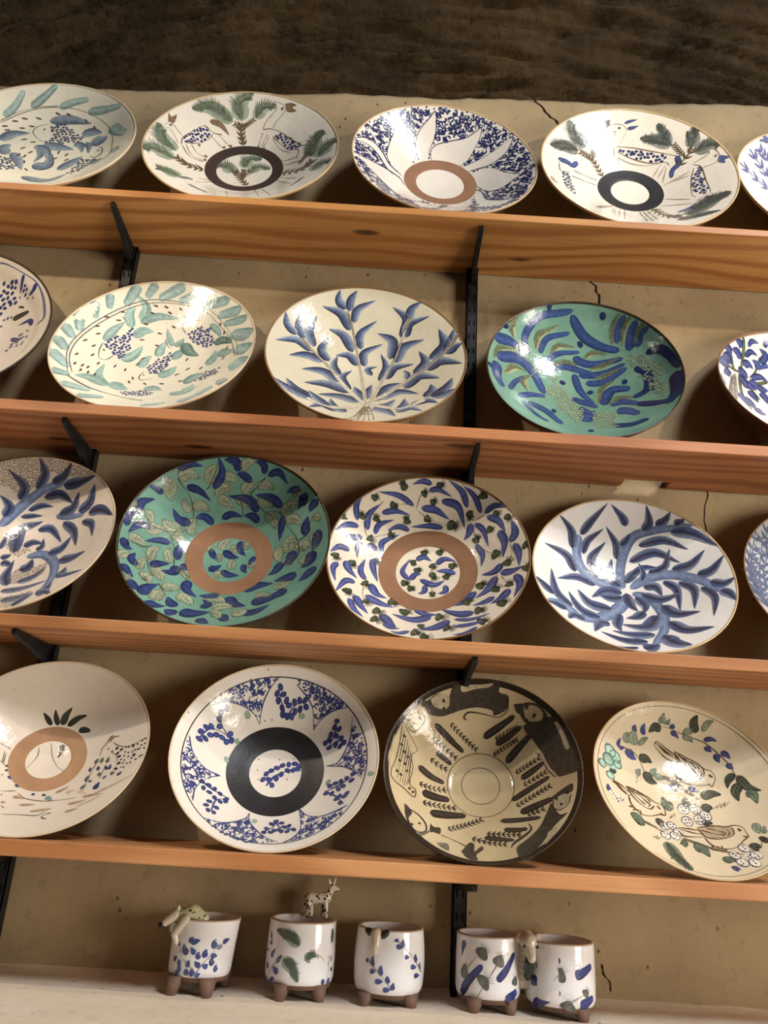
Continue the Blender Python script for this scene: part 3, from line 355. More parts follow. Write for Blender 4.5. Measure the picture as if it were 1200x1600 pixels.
PAINT_MUG={
'm1':"""@painted_leaves
L mgb|294 -214 1390 -252 1469 -163 1539/294 -213 1382 -76 1442 58 1482/189 -620 1271 -666 1318 -643 1375/378 -269 1099 -449 1202 -447 1346/294 -32 1137 -132 1172 -199 1289/294 125 1002 23 1079 77 1184/357 281 1025 241 1147 296 1250/378 554 1266 464 1392 519 1515/294 770 1398 879 1452 1041 1479/294 440 1044 556 1081 660 1055/336 566 835 481 920 512 1042/294 719 663 643 750 691 848/294 404 801 311 802 216 834/294 173 821 57 838 -17 935/294 -215 759 -230 859 -195 951/294 -483 608 -540 742 -508 888/357 -178 682 -267 613 -311 568/357 3 574 -75 629 -46 752/294 54 536 116 578 209 620/294 -527 521 -634 566 -607 659/294 -830 861 -763 933 -657 969/294 -634 871 -563 852 -467 832
L mgl|294 601 1284 703 1299 798 1292
@painted_stems
l mgs|42 11 514 215 842 582 1244 828 1394/42 -609 1223 -506 1031 -255 856/42 376 1004 636 872/42 -255 856 62 637""",
'm2':"""@painted_fern_leaves
E mgf|774 7 1443 -268 1644 -799 1763/774 -456 1063 -194 932 27 536/611 178 1071 328 1191 466 1249/713 468 1229 687 1138 790 1010/407 1055 1469 1096 1671 1088 1837
@painted_leaves
L mgb|122 -1004 1487 -1050 1582 -1122 1695/244 -1021 1341 -1015 1403 -999 1467/244 -904 1036 -886 1160 -755 1282/244 -671 954 -592 1045 -496 1177/346 -576 710 -705 750 -824 830/244 -733 508 -842 509 -944 471/204 -1083 723 -1140 814 -1145 913/183 -1241 1141 -1231 1204 -1230 1245/143 -1112 399 -1098 481 -1097 561/163 929 956 883 1041 939 1156/122 1085 998 1087 1099 1079 1201/306 882 782 806 869 829 947/244 1126 750 1136 809 1156 867/244 824 451 778 574 830 668/244 1040 444 1025 545 1105 593
@painted_stems
l mgs|41 -1042 373 -858 804 -413 1147/41 968 394 972 1193""",
'm3':"""@painted_leaves
L mgb|260 -484 1011 -530 1146 -503 1291/260 -731 1173 -685 1135 -642 1102/260 -233 817 -274 952 -249 1077/260 -586 885 -490 899 -406 909/260 -424 657 -290 673 -180 683/260 -31 639 -69 747 -61 831/260 -181 474 -73 482 40 494/260 104 480 81 562 113 673/260 135 1740 150 1700 172 1655/260 383 1532 329 1629 351 1726/260 145 1552 244 1543 348 1532/260 815 1152 758 1270 782 1354/260 395 1305 468 1292 544 1284/260 597 1055 700 1037 824 1021/173 1005 932 969 1050 988 1134/260 740 820 848 815 989 804
@painted_stems
l mgs|43 -644 1130 -233 817 38 533/43 169 1712 668 1277 1085 865""",
'dl':"""@painted_strokes
B mgd|492 -1088 412 -798 796 -318 1283/400 128 898 426 1194 758 1630/492 -1244 1383 -1112 1622 -919 1839/492 427 397 649 500 879 624
@painted_leaves
K mgg|677 -425 1481 -221 1744/523 -991 851 -902 1259/769 -380 771 -145 972/615 126 1284 269 1586/431 755 757 816 1019
l mgs|46 -897 1079 -497 1502/46 -480 434 196 1435""",
'dr':"""@painted_strokes
B mgd|472 -907 1195 -545 1363 -198 1486/472 -1052 282 -626 500 -215 717/472 206 1121 427 1174 830 1342/472 357 388 562 458 879 562/472 -1000 733 -998 872 -894 974
@painted_leaves
K mgg|658 -301 953 -171 1294/572 -657 658 -619 911/715 -42 274 26 519/458 484 625 624 763
l mgs|43 -622 746 -236 1124/43 -69 433 574 701""",
}

S = 1.3            # metres per fitted unit
EYE = 1.5          # camera height in metres
def W(x, y, z): return Vector((x*S, y*S, z*S + EYE))

# ------------------------------------------------------------------ camera
def cam_axes(p, r, y):
    fw = Vector((math.sin(y)*math.cos(p), math.cos(y)*math.cos(p), math.sin(p)))
    rt = Vector((math.cos(y), -math.sin(y), 0)); up = rt.cross(fw)
    return math.cos(r)*rt + math.sin(r)*up, -math.sin(r)*rt + math.cos(r)*up, fw
cam = bpy.data.cameras.new('camera'); camo = bpy.data.objects.new('camera', cam); COL.objects.link(camo)
cam.sensor_fit = 'HORIZONTAL'; cam.sensor_width = 36.0; cam.lens = CAMP[0]/1200*36.0; cam.clip_start = 0.02
rt, up, fw = cam_axes(*CAMP[1:4])
camo.matrix_world = Matrix(((rt.x, up.x, -fw.x, 0), (rt.y, up.y, -fw.y, 0), (rt.z, up.z, -fw.z, EYE), (0, 0, 0, 1)))
scene.camera = camo

# ------------------------------------------------------------------ light
scene.view_settings.view_transform = 'Standard'; scene.view_settings.look = 'None'
scene.view_settings.gamma = 1.0; scene.view_settings.exposure = 0.0; scene.view_settings.use_curve_mapping = False
world = bpy.data.worlds.new('world'); scene.world = world; world.use_nodes = True
bgn = world.node_tree.nodes['Background']; bgn.inputs['Color'].default_value = (1.0, 0.90, 0.78, 1); bgn.inputs['Strength'].default_value = 0.03

def spot(name, loc, target, power, color, half, radius, blend=0.5):
    l = bpy.data.lights.new(name, 'SPOT'); l.energy = power; l.color = color; l.spot_size = 2*math.radians(half); l.spot_blend = blend
    l.shadow_soft_size = radius
    o = bpy.data.objects.new(name, l); COL.objects.link(o); o.location = loc
    o.rotation_euler = (Vector(target) - Vector(loc)).to_track_quat('-Z', 'Y').to_euler(); return o
def area(name, loc, target, power, color, sx, sy):
    l = bpy.data.lights.new(name, 'AREA'); l.energy = power; l.color = color; l.shape = 'RECTANGLE'; l.size = sx; l.size_y = sy
    o = bpy.data.objects.new(name, l); COL.objects.link(o); o.location = loc
    o.rotation_euler = (Vector(target) - Vector(loc)).to_track_quat('-Z', 'Y').to_euler(); return o
spot('track_spot', (1.32, 0.40, EYE+1.46), (0.1, 1.2, EYE+0.2), 37, (1.0, 0.84, 0.64), 50, 0.02, 0.4)
spot('track_spot', (-1.15, 0.17, EYE+1.44), (-0.62, 1.2, EYE+0.25), 46, (1.0, 0.84, 0.64), 40, 0.02, 0.5)
area('side_fill', (3.1, -0.9, EYE-0.15), (0.0, 1.25, EYE+0.3), 120, (1.0, 0.90, 0.77), 1.3, 1.6)  # added soft fill from the right, near eye level; no doorway is seen there
area('high_window_daylight', (2.1, -1.35, EYE+3.0), (0.0, 1.25, EYE-0.1), 105, (0.96, 0.97, 1.0), 0.7, 0.7)

# ------------------------------------------------------------------ helpers
def lin(c):
    r = []
    for v in c:
        v /= 255.0
        r.append(v/12.92 if v <= 0.04045 else ((v+0.055)/1.055)**2.4)
    return (*r, 1.0)
def tag(o, label=None, cat=None, group=None, kind=None):
    if label: o['label'] = label
    if cat: o['category'] = cat
    if group: o['group'] = group
    if kind: o['kind'] = kind
    return o
def empty(name, mw):
    o = bpy.data.objects.new(name, None); o.empty_display_size = 0.05; COL.objects.link(o); o.matrix_world = mw; return o
def link(name, me, parent=None):
    o = bpy.data.objects.new(name, me); COL.objects.link(o)
    if parent is not None: o.parent = parent
    return o
def mesh(name, vs, fs, mats, smooth=True):
    me = bpy.data.meshes.new(name); me.from_pydata(vs, [], fs); me.update()
    for m in (mats if isinstance(mats, (list, tuple)) else [mats]): me.materials.append(m)
    if smooth: me.polygons.foreach_set('use_smooth', [True]*len(me.polygons))
    return me
def bm_mesh(name, bm, mat, smooth=False):
    me = bpy.data.meshes.new(name); bm.normal_update(); bm.to_mesh(me); bm.free(); me.materials.append(mat)
    if smooth: me.polygons.foreach_set('use_smooth', [True]*len(me.polygons))
    return me
def box_mesh(name, x0, x1, y0, y1, z0, z1, mat, bev=0.0, seg=2):
    bm = bmesh.new(); bmesh.ops.create_cube(bm, size=1.0)
    for v in bm.verts: v.co = Vector(((x0+x1)/2 + v.co.x*(x1-x0), (y0+y1)/2 + v.co.y*(y1-y0), (z0+z1)/2 + v.co.z*(z1-z0)))
    if bev: bmesh.ops.bevel(bm, geom=list(bm.edges), offset=bev, segments=seg, affect='EDGES', profile=0.5)
    return bm_mesh(name, bm, mat)
def prism_mesh(name, poly_yz, x0, x1, mat, bev=0.0):
    bm = bmesh.new(); a = [bm.verts.new((x0, y, z)) for y, z in poly_yz]; b = [bm.verts.new((x1, y, z)) for y, z in poly_yz]
    n = len(a); bm.faces.new(a[::-1]); bm.faces.new(b)
    for i in range(n): bm.faces.new((a[i], a[(i+1) % n], b[(i+1) % n], b[i]))
    bmesh.ops.recalc_face_normals(bm, faces=bm.faces)
    if bev: bmesh.ops.bevel(bm, geom=list(bm.edges), offset=bev, segments=2, affect='EDGES', profile=0.5)
    return bm_mesh(name, bm, mat)

# ------------------------------------------------------------------ materials
class NT:
    def __init__(s, name):
        s.m = bpy.data.materials.new(name); s.m.use_nodes = True; s.n = s.m.node_tree.nodes; s.l = s.m.node_tree.links
        s.b = s.n['Principled BSDF']; s._tc = None
    def tc(s, out='Object'):
        if s._tc is None: s._tc = s.n.new('ShaderNodeTexCoord')
        return s._tc.outputs[out]
    def mapping(s, vec, scale=(1, 1, 1), rot=(0, 0, 0), loc=(0, 0, 0)):
        k = s.n.new('ShaderNodeMapping'); k.inputs['Scale'].default_value = scale; k.inputs['Rotation'].default_value = rot; k.inputs['Location'].default_value = loc
        s.l.new(vec, k.inputs['Vector']); return k.outputs[0]
    def noise(s, vec, scale, detail=4, rough=0.55, dist=0.0):
        k = s.n.new('ShaderNodeTexNoise'); k.inputs['Scale'].default_value = scale; k.inputs['Detail'].default_value = detail
        k.inputs['Roughness'].default_value = rough; k.inputs['Distortion'].default_value = dist; s.l.new(vec, k.inputs['Vector']); return k.outputs['Fac']
    def vor(s, vec, scale, feature='F1'):
        k = s.n.new('ShaderNodeTexVoronoi'); k.feature = feature; k.inputs['Scale'].default_value = scale; s.l.new(vec, k.inputs['Vector']); return k.outputs['Distance']
    def ramp(s, fac, stops):
        k = s.n.new('ShaderNodeValToRGB'); e = k.color_ramp.elements
        while len(e) < len(stops): e.new(0.5)
        for i, (p, c) in enumerate(stops): e[i].position = p; e[i].color = c if len(c) == 4 else (*c, 1)
        s.l.new(fac, k.inputs[0]); return k.outputs[0]
    def mix(s, a, b, fac, mode='MIX'):
        k = s.n.new('ShaderNodeMix'); k.data_type = 'RGBA'; k.blend_type = mode
        for i, v in ((0, fac), (6, a), (7, b)):
            if isinstance(v, bpy.types.NodeSocket): s.l.new(v, k.inputs[i])
            elif i == 0: k.inputs[0].default_value = v
            else: k.inputs[i].default_value = v
        return k.outputs[2]
    def math(s, op, a, b=0.0):
        k = s.n.new('ShaderNodeMath'); k.operation = op
        for i, v in ((0, a), (1, b)):
            if isinstance(v, bpy.types.NodeSocket): s.l.new(v, k.inputs[i])
            else: k.inputs[i].default_value = v
        return k.outputs[0]
    def bump(s, h, strength, dist):
        k = s.n.new('ShaderNodeBump'); k.inputs['Strength'].default_value = strength; k.inputs['Distance'].default_value = dist
        s.l.new(h, k.inputs['Height']); s.l.new(k.outputs[0], s.b.inputs['Normal']); return k.outputs[0]
    def done(s, color=None, rough=0.5, spec=0.5, metal=0.0):
        if color is not None:
            if isinstance(color, bpy.types.NodeSocket): s.l.new(color, s.b.inputs['Base Color'])
            else: s.b.inputs['Base Color'].default_value = color
        if isinstance(rough, bpy.types.NodeSocket): s.l.new(rough, s.b.inputs['Roughness'])
        else: s.b.inputs['Roughness'].default_value = rough
        s.b.inputs['Specular IOR Level'].default_value = spec; s.b.inputs['Metallic'].default_value = metal
        return s.m
K1 = (1, 1, 1, 1); K0 = (0, 0, 0, 1)
def mat_glaze(name, rgb, var=0.10, speck=0.35, tint=None, speckcol=(95, 70, 45)):
    t = NT(name); v = t.tc()
    n = t.noise(v, 9, 5); n2 = t.noise(v, 45, 3)
    base = lin(rgb); dark = lin(tint) if tint else tuple(c*(1-var*1.6) for c in base[:3])+(1,)
    c = t.mix(dark, base, t.ramp(n, [(0.3, K0), (0.62, K1)]))
    sp = t.ramp(t.vor(v, 75), [(0.0, K1), (0.10, K1), (0.14, K0)])
    spm = t.math('MULTIPLY', t.math('MULTIPLY', sp, t.ramp(n2, [(0.58, K0), (0.62, K1)])), speck)
    c = t.mix(c, lin(speckcol), spm)
    t.bump(t.noise(v, 42, 4), 0.22, 0.004)
    return t.done(c, 0.13, 0.5)
def mat_paint():
    t = NT('painted_decoration'); v = t.tc()
    a = t.n.new('ShaderNodeAttribute'); a.attribute_name = 'Col'
    n = t.noise(v, 120, 4, 0.6); m = t.ramp(n, [(0.28, (0.72, 0.72, 0.75, 1)), (0.7, (1.18, 1.18, 1.15, 1))])
    c = t.mix(a.outputs['Color'], m, 1.0, 'MULTIPLY')
    t.bump(t.noise(v, 42, 4), 0.22, 0.004)
    return t.done(c, 0.15, 0.5)
def mat_clay(name, rgb, rgb2, rough=0.75):
    t = NT(name); v = t.tc()
    n = t.noise(v, 22, 5); c = t.mix(lin(rgb), lin(rgb2), t.ramp(n, [(0.3, K0), (0.7, K1)]))
    t.bump(t.noise(v, 160, 4), 0.25, 0.0015)
    return t.done(c, rough, 0.4)
def mat_wood(name, seed, light, dark, deep):
    t = NT(name); v = t.tc()
    w = t.mapping(v, (0.35, 14, 30), loc=(seed*3.1, seed, seed*.7))
    warp = t.noise(t.mapping(v, (0.9, 3, 3), loc=(seed*2.3, 0, seed)), 1.2, 2, 0.5)
    k = t.n.new('ShaderNodeVectorMath'); k.operation = 'ADD'; t.l.new(w, k.inputs[0])
    cb = t.n.new('ShaderNodeCombineXYZ'); t.l.new(t.math('MULTIPLY', warp, 3.5), cb.inputs['Y']); t.l.new(t.math('MULTIPLY', warp, 3.0), cb.inputs['Z']); t.l.new(cb.outputs[0], k.inputs[1])
    wv = t.n.new('ShaderNodeTexWave'); wv.bands_direction = 'Y'; wv.inputs['Scale'].default_value = 0.55; wv.inputs['Distortion'].default_value = 2.0; wv.inputs['Detail'].default_value = 3
    t.l.new(k.outputs[0], wv.inputs['Vector'])
    c = t.mix(lin(light), lin(dark), t.ramp(wv.outputs['Fac'], [(0.35, K0), (0.95, K1)]))
    n = t.noise(t.mapping(v, (3, 60, 120)), 3, 4, 0.6)
    c = t.mix(c, lin(deep), t.math('MULTIPLY', t.ramp(n, [(0.5, K0), (0.75, K1)]), 0.45))
    n3 = t.noise(t.mapping(v, (2.2, 5, 8), loc=(seed, 2, 1)), 1.3, 3)
    c = t.mix(c, lin(dark), t.math('MULTIPLY', t.ramp(n3, [(0.45, K0), (0.7, K1)]), 0.5))
    kn = t.vor(t.mapping(v, (3.2, 11, 11), loc=(seed*1.7, seed*.9, .3)), 1.25)
    kk = t.ramp(kn, [(0.0, K1), (0.075, K1), (0.13, K0)])
    c = t.mix(c, lin((58, 30, 14)), t.math('MULTIPLY', kk, 0.85))
    t.bump(n, 0.25, 0.0015)
    return t.done(c, 0.48, 0.4)
def mat_plaster(name, a, b, stain, bump=0.5):
    t = NT(name); v = t.tc()
    n = t.noise(v, 3.2, 7, 0.6); c = t.mix(lin(a), lin(b), t.ramp(n, [(0.32, K0), (0.68, K1)]))
    n2 = t.noise(v, 38, 6, 0.7); c = t.mix(c, lin(stain), t.math('MULTIPLY', t.ramp(n2, [(0.56, K0), (0.74, K1)]), 0.55))
    pit = t.ramp(t.vor(t.mapping(v, (1, 1, .8)), 34), [(0.0, K1), (0.06, K1), (0.12, K0)])
    pm = t.math('MULTIPLY', pit, t.ramp(t.noise(v, 7, 3), [(0.48, K0), (0.6, K1)]))
    c = t.mix(c, lin((70, 52, 34)), t.math('MULTIPLY', pm, 0.75))
    h = t.math('ADD', t.math('MULTIPLY', t.noise(v, 70, 8, 0.7), 0.6), t.math('SUBTRACT', t.math('MULTIPLY', n, 1.2), pm))
    t.bump(h, bump, 0.006)
    return t.done(c, 0.92, 0.2)
def mat_rock():
    t = NT('vault_rock'); v = t.tc()
    n = t.noise(v, 2.2, 8, 0.65); c = t.mix(lin((44, 34, 21)), lin((84, 67, 43)), t.ramp(n, [(0.3, K0), (0.7, K1)]))
    n2 = t.noise(v, 14, 8, 0.7); c = t.mix(c, lin((26, 19, 12)), t.math('MULTIPLY', t.ramp(n2, [(0.48, K0), (0.7, K1)]), 0.8))
    t.bump(t.noise(v, 30, 8, 0.7), 0.7, 0.02)
    return t.done(c, 0.95, 0.15)
def mat_metal():
    t = NT('black_painted_steel'); v = t.tc(); n = t.noise(v, 60, 5)
    c = t.mix(lin((14, 15, 18)), lin((34, 36, 40)), t.ramp(n, [(0.4, K0), (0.75, K1)]))
    return t.done(c, t.ramp(n, [(0.3, (0.42,)*3), (0.7, (0.65,)*3)]), 0.35)
M_PAINT = mat_paint()
M_METAL = mat_metal()
M_SLOT = NT('slot_shadow').done(lin((9, 9, 11)), 0.9, 0.1)
M_CRACK = NT('crack_dark').done(lin((40, 30, 22)), 0.95, 0.1)

# ------------------------------------------------------------------ the place: wall, vault, ledge
ZL = -0.2025*WALL
YW = WALL*S
def top_z(x): return EYE + 1.52 + 0.049*x + 0.011*noise.noise((x*3.1, 4.0, 0)) + 0.005*noise.noise((x*17, 1.0, 0)) + 0.003*noise.noise((x*60, 7.0, 0))
M_WALL = mat_plaster('plaster_wall', (174, 154, 120), (148, 130, 102), (114, 98, 74), 0.35)
nx, nz = 260, 150; X0, X1 = -2.6, 2.6
vs = []; fs = []
for j in range(nz+1):
    for i in range(nx+1):
        x = X0 + (X1-X0)*i/nx; zt = top_z(x); z = 0.0 + zt*j/nz
        y = YW + 0.0035*noise.noise((x*4, z*4, 0)) + 0.0012*noise.noise((x*22, z*22, 3))
        if j == nz: y += 0.012
        vs.append((x, y, z))
for j in range(nz):
    for i in range(nx): a = j*(nx+1)+i; fs.append((a, a+1, a+nx+2, a+nx+1))
b0 = len(vs)
for i in range(nx+1):
    x = X0 + (X1-X0)*i/nx; vs.append((x, YW+0.16, top_z(x)+0.01))
for i in range(nx): fs.append((nz*(nx+1)+i, nz*(nx+1)+i+1, b0+i+1, b0+i))
wall = link('wall_back', mesh('wall_back', vs, fs, M_WALL)); tag(wall, 'tan plaster wall behind the plate shelves with cracks and pits', kind='structure')
def crack(pts, w):
    vs = []; fs = []; P = []
    for (a, b) in zip(pts[:-1], pts[1:]):
        for k in range(8): P.append((a[0]+(b[0]-a[0])*k/8, a[1]+(b[1]-a[1])*k/8))
    P.append(pts[-1])
    for i, (x, z) in enumerate(P):
        j = 0.006*noise.noise((x*60, z*60, 1)); ww = w*(0.55+0.7*abs(noise.noise((x*90, z*90, 5))))*(0.35 if i in (0, len(P)-1) else 1)
        for s in (-1, 1):
            xx, zz = x + j + s*ww, z + EYE + j; vs.append((xx, YW + 0.0035*noise.noise((xx*4, zz*4, 0)) + 0.0012*noise.noise((xx*22, zz*22, 3)) - 0.0006, zz))
    for i in range(len(P)-1): fs.append((2*i, 2*i+1, 2*i+3, 2*i+2))
    return link('crack', mesh('crack', vs, fs, M_CRACK), wall)
crack([(0.281, 1.535), (0.302, 1.506), (0.318, 1.492), (0.339, 1.461), (0.352, 1.43)], 0.0042)
crack([(0.385, 1.06), (0.393, 1.041), (0.412, 1.013), (0.419, 0.982), (0.425, 0.93)], 0.003)
crack([(0.609, 0.585), (0.605, 0.569), (0.594, 0.517), (0.594, 0.48), (0.585, 0.44)], 0.0012)
crack([(0.375, -0.215), (0.38, -0.232), (0.386, -0.252)], 0.0016)

# rough-hewn vault rising from behind the wall top and over the room
prof_v = [(1.40, 1.30), (1.375, 1.50), (1.30, 1.76), (1.13, 2.10), (0.72, 2.62), (0.0, 3.15), (-1.2, 3.75), (-2.6, 4.1)]
def vprof(t):
    f = t*(len(prof_v)-1); i = min(int(f), len(prof_v)-2); u = f-i
    p = [prof_v[max(0, min(len(prof_v)-1, i+k))] for k in (-1, 0, 1, 2)]
    return [0.5*((2*p[1][c]) + (-p[0][c]+p[2][c])*u + (2*p[0][c]-5*p[1][c]+4*p[2][c]-p[3][c])*u*u + (-p[0][c]+3*p[1][c]-3*p[2][c]+p[3][c])*u**3) for c in (0, 1)]
vs = []; fs = []; NXV, NSV = 330, 260
for j in range(NSV+1):
    t = (j/NSV)**1.7; y, z = vprof(t); y2, z2 = vprof(min(1, t+0.01)); dy, dz = y2-y, z2-z
    L = math.hypot(dy, dz) or 1; ny, nz_ = -dz/L, dy/L        # towards the room
    for i in range(NXV+1):
        x = -2.6 + 5.2*i/NXV; s = 3.2*t
        rho = math.hypot(x-0.15, s+0.75); th = math.atan2(x-0.15, s+0.75)
        d = 0.030*noise.noise((rho*5, th*3, 0)) + 0.020*noise.noise((rho*20, th*5, 3)) + 0.026*abs(noise.noise((rho*30, th*7, 5))) + 0.012*noise.noise((rho*70, th*14, 8)) + 0.008*noise.noise((x*60, s*60, 2))
        vs.append((x, y + ny*d, z + nz_*d + EYE))
for j in range(NSV):
    for i in range(NXV): a = j*(NXV+1)+i; fs.append((a, a+NXV+1, a+NXV+2, a+1))
vault = link('ceiling', mesh('ceiling', vs, fs, mat_rock())); tag(vault, 'dark rough hewn rock vault above the plaster wall', kind='structure')

# ledge under the lowest shelf
M_LEDGE = mat_plaster('plaster_ledge', (232, 222, 206), (214, 202, 182), (186, 168, 142), 0.5)
vs = []; fs = []; nx, ny = 220, 60
for j in range(ny+1):
    for i in range(nx+1):
        x = -2.6+5.2*i/nx; y = 0.80+(YW+0.02-0.80)*j/ny
        z = ZL*S + EYE + 0.0022*noise.noise((x*6, y*6, 1)) + 0.0011*noise.noise((x*30, y*30, 2)) - 0.02*max(0, (0.84-y)/0.04)**2
        if y > YW-0.03: z += 0.006*((y-YW+0.03)/0.03)**2
        vs.append((x, y, z))
for j in range(ny):
    for i in range(nx): a = j*(nx+1)+i; fs.append((a, a+1, a+nx+2, a+nx+1))
b0 = len(vs)
for i in range(nx+1): vs.append((-2.6+5.2*i/nx, 0.79, EYE-1.4))
for i in range(nx): fs.append((b0+i, b0+i+1, i+1, i))
ledge = link('trim_1', mesh('trim_1', vs, fs, M_LEDGE)); tag(ledge, 'pale rough plaster ledge under the lowest shelf', kind='structure')

# ------------------------------------------------------------------ shelves
SHELF_LABEL = ['highest orange pine shelf board under the goat plates', 'second pine shelf board from the top under the teal palm bowl',
               'third pine shelf board from the top under the brown ringed bowls', 'lowest pine shelf board just above the footed cups']
WOODC = [((196, 140, 82), (166, 108, 56), (128, 78, 38)), ((184, 122, 76), (150, 92, 54), (112, 66, 38)), ((194, 138, 90), (164, 108, 66), (126, 82, 48)), ((202, 148, 100), (176, 118, 74), (142, 94, 58))]
for k in range(4):
    m = mat_wood('pine_%d' % (k+1), k*1.37+0.4, *WOODC[k])
    z1 = ZT[k]*S + EYE; z0 = ZB[k]*S + EYE
    # slightly tilted boards follow the photograph's run
    yb = YW-0.0035; yn = YW-0.0225; bm = bmesh.new()      # board reaches the wall, notched round the uprights
    back = []
    nts = [(xr_*S-0.0165*S-0.0015, xr_*S+0.0015) for xr_ in XBR] + ([(0.44, 0.525)] if k == 1 else [(0.145, 0.157)] if k == 2 else [])
    for a_, b_ in sorted(nts): back += [(a_, yb), (a_, yn if b_-a_ < 0.05 else yb-0.031), (b_, yn if b_-a_ < 0.05 else yb-0.031), (b_, yb)]
    outline = [(1.45, YF[k]*S), (-1.45, YF[k]*S), (-1.45, yb)] + back + [(1.45, yb)]
    lo_ = [bm.verts.new((x, y, z0)) for x, y in outline]; hi_ = [bm.verts.new((x, y, z1)) for x, y in outline]; n_ = len(outline)
    bm.faces.new(lo_[::-1]); bm.faces.new(hi_)
    for i in range(n_): bm.faces.new((lo_[i], lo_[(i+1) % n_], hi_[(i+1) % n_], hi_[i]))
    bmesh.ops.recalc_face_normals(bm, faces=bm.faces)
    bmesh.ops.bevel(bm, geom=[e for e in bm.edges if all(abs(v.co.y-YF[k]*S) < 1e-6 for v in e.verts)], offset=0.0018, segments=2, affect='EDGES', profile=0.5)
    bmesh.ops.triangulate(bm, faces=[f for f in bm.faces if len(f.verts) > 4])
    me = bm_mesh('shelf_board', bm, m)
    o = link('shelf_board', me); tag(o, SHELF_LABEL[k], 'shelf', 'pine shelf boards')
UPW = 0.0165*S
for side, xr in zip(('left', 'right'), XBR):
    xc = xr*S - UPW/2
    t = empty('shelf_upright', Matrix.Translation((xc, YW-0.008, EYE + ZL*S - 0.02)))
    tag(t, {'left': 'black slotted steel upright on the wall, left one, between the left plates', 'right': 'black slotted steel upright on the wall, right one, beside the teal palm bowl'}[side], 'shelf upright', 'slotted shelf uprights')
    H = (ZT[0]*S + 0.012) - (ZL*S - 0.02)
    bm = bmesh.new()
    # channel section: two flanges and a face
    for (a, b, c, d) in ((-UPW/2, UPW/2, -0.0135, -0.0115), (-UPW/2, -UPW/2+0.002, -0.0135, 0.008), (UPW/2-0.002, UPW/2, -0.0135, 0.008)):
        g = bmesh.ops.create_cube(bm, size=1.0)['verts']
        for v in g: v.co = Vector(((a+b)/2+v.co.x*(b-a), (c+d)/2+v.co.y*(d-c), H/2+v.co.z*H))
    link('channel', bm_mesh('channel', bm, M_METAL), t)
    sl = box_mesh('slot', -0.0015, 0.0015, -0.01365, -0.0125, -0.006, 0.006, M_SLOT)
    n = int(H/0.032)
    for i in range(n):
        for sx in (-0.0048, 0.0048):
            o = link('slot', sl, t); o.location = (sx, 0, 0.03+i*0.032)
    for k in range(4):
        zb = ZB[k]*S; yf = (YF[k]+0.013)*S; yb = YW - 0.0215
        a = empty('shelf_bracket', Matrix.Translation((xc, YW-0.0215, EYE+zb)))
        tag(a, 'black steel bracket arm under the %s shelf on the %s upright' % (['highest', 'second', 'third', 'lowest'][k], side), 'bracket', 'steel shelf brackets')
        hk = 0.034 if k < 3 else 0.022
        poly = [(0.004, -0.0008), (yf-yb, -0.0008), (yf-yb-0.002, -0.004), (yf-yb, -0.009), (yf-yb+0.01, -0.0115), (-0.055, -0.021), (-0.02, -hk), (0.004, -hk-0.004)]
        link('arm', prism_mesh('arm', poly, -0.0042, 0.0042, M_METAL, 0.0008), a)
        link('hook_plate', box_mesh('hook_plate', -0.0075, 0.0075, 0.0035, 0.0075, -hk-0.01, -0.001, M_METAL, 0.0008), a)
        bm = bmesh.new(); bmesh.ops.create_cone(bm, cap_ends=True, segments=12, radius1=0.0035, radius2=0.0028, depth=0.003)
        bmesh.ops.rotate(bm, verts=bm.verts, matrix=Matrix.Rotation(math.pi/2, 3, 'Y'))
        bmesh.ops.translate(bm, verts=bm.verts, vec=(0.0052, -0.014, -0.017))
        link('screw', bm_mesh('screw', bm, M_METAL, True), a)

# ------------------------------------------------------------------ dish surfaces
def prof(pts, r):
    n = len(pts); r = min(max(r, 0.0), 1.0)
    def sl(i):
        if i == 0: return 0.0
        if i == n-1: return (pts[i][1]-pts[i-1][1])/(pts[i][0]-pts[i-1][0])
        return (pts[i+1][1]-pts[i-1][1])/(pts[i+1][0]-pts[i-1][0])
    for i in range(n-1):
        if r <= pts[i+1][0]:
            h = pts[i+1][0]-pts[i][0]; t = (r-pts[i][0])/h
            return (2*t**3-3*t*t+1)*pts[i][1]+(t**3-2*t*t+t)*h*sl(i)+(-2*t**3+3*t*t)*pts[i+1][1]+(t**3-t*t)*h*sl(i+1)
    return pts[-1][1]
class DishMap:
    """decoration coordinates (u, v) in rim radii -> point and normal on the inner surface"""
    def __init__(s, pts, R):
        s.R = R; s.N = 600; s.z = [prof(pts, i/s.N) for i in range(s.N+1)]
    def zz(s, r):
        f = min(max(r, 0), 0.9999)*s.N; i = int(f); return s.z[i]+(s.z[i+1]-s.z[i])*(f-i)
    def at(s, u, v, off):
        r = math.hypot(u, v)
        if r > 0.988: u *= 0.988/r; v *= 0.988/r; r = 0.988
        e = 0.006; d = (s.zz(r+e)-s.zz(max(0, r-e)))/(r+e-max(0, r-e)); l = 1/math.sqrt(1+d*d)
        if r > 1e-5: nx, ny = -d*l*u/r, -d*l*v/r
        else: nx = ny = 0.0
        nz = l; R = s.R; z = s.zz(r)
        return (u*R+nx*off, v*R+R+ny*off, z*R+nz*off), (nx, ny, nz)
class MugMap:
    """decoration coordinates (angle, height in radii) -> point on the outside of a cup"""
    def __init__(s, rfun, R): s.R = R; s.rf = rfun
    def at(s, a, h, off):
        a = max(-1.5, min(1.5, a)); z = h*s.R; r, cx = s.rf(z); r += off
        return (cx+r*math.sin(a), -r*math.cos(a), z), (math.sin(a), -math.cos(a), 0.0)

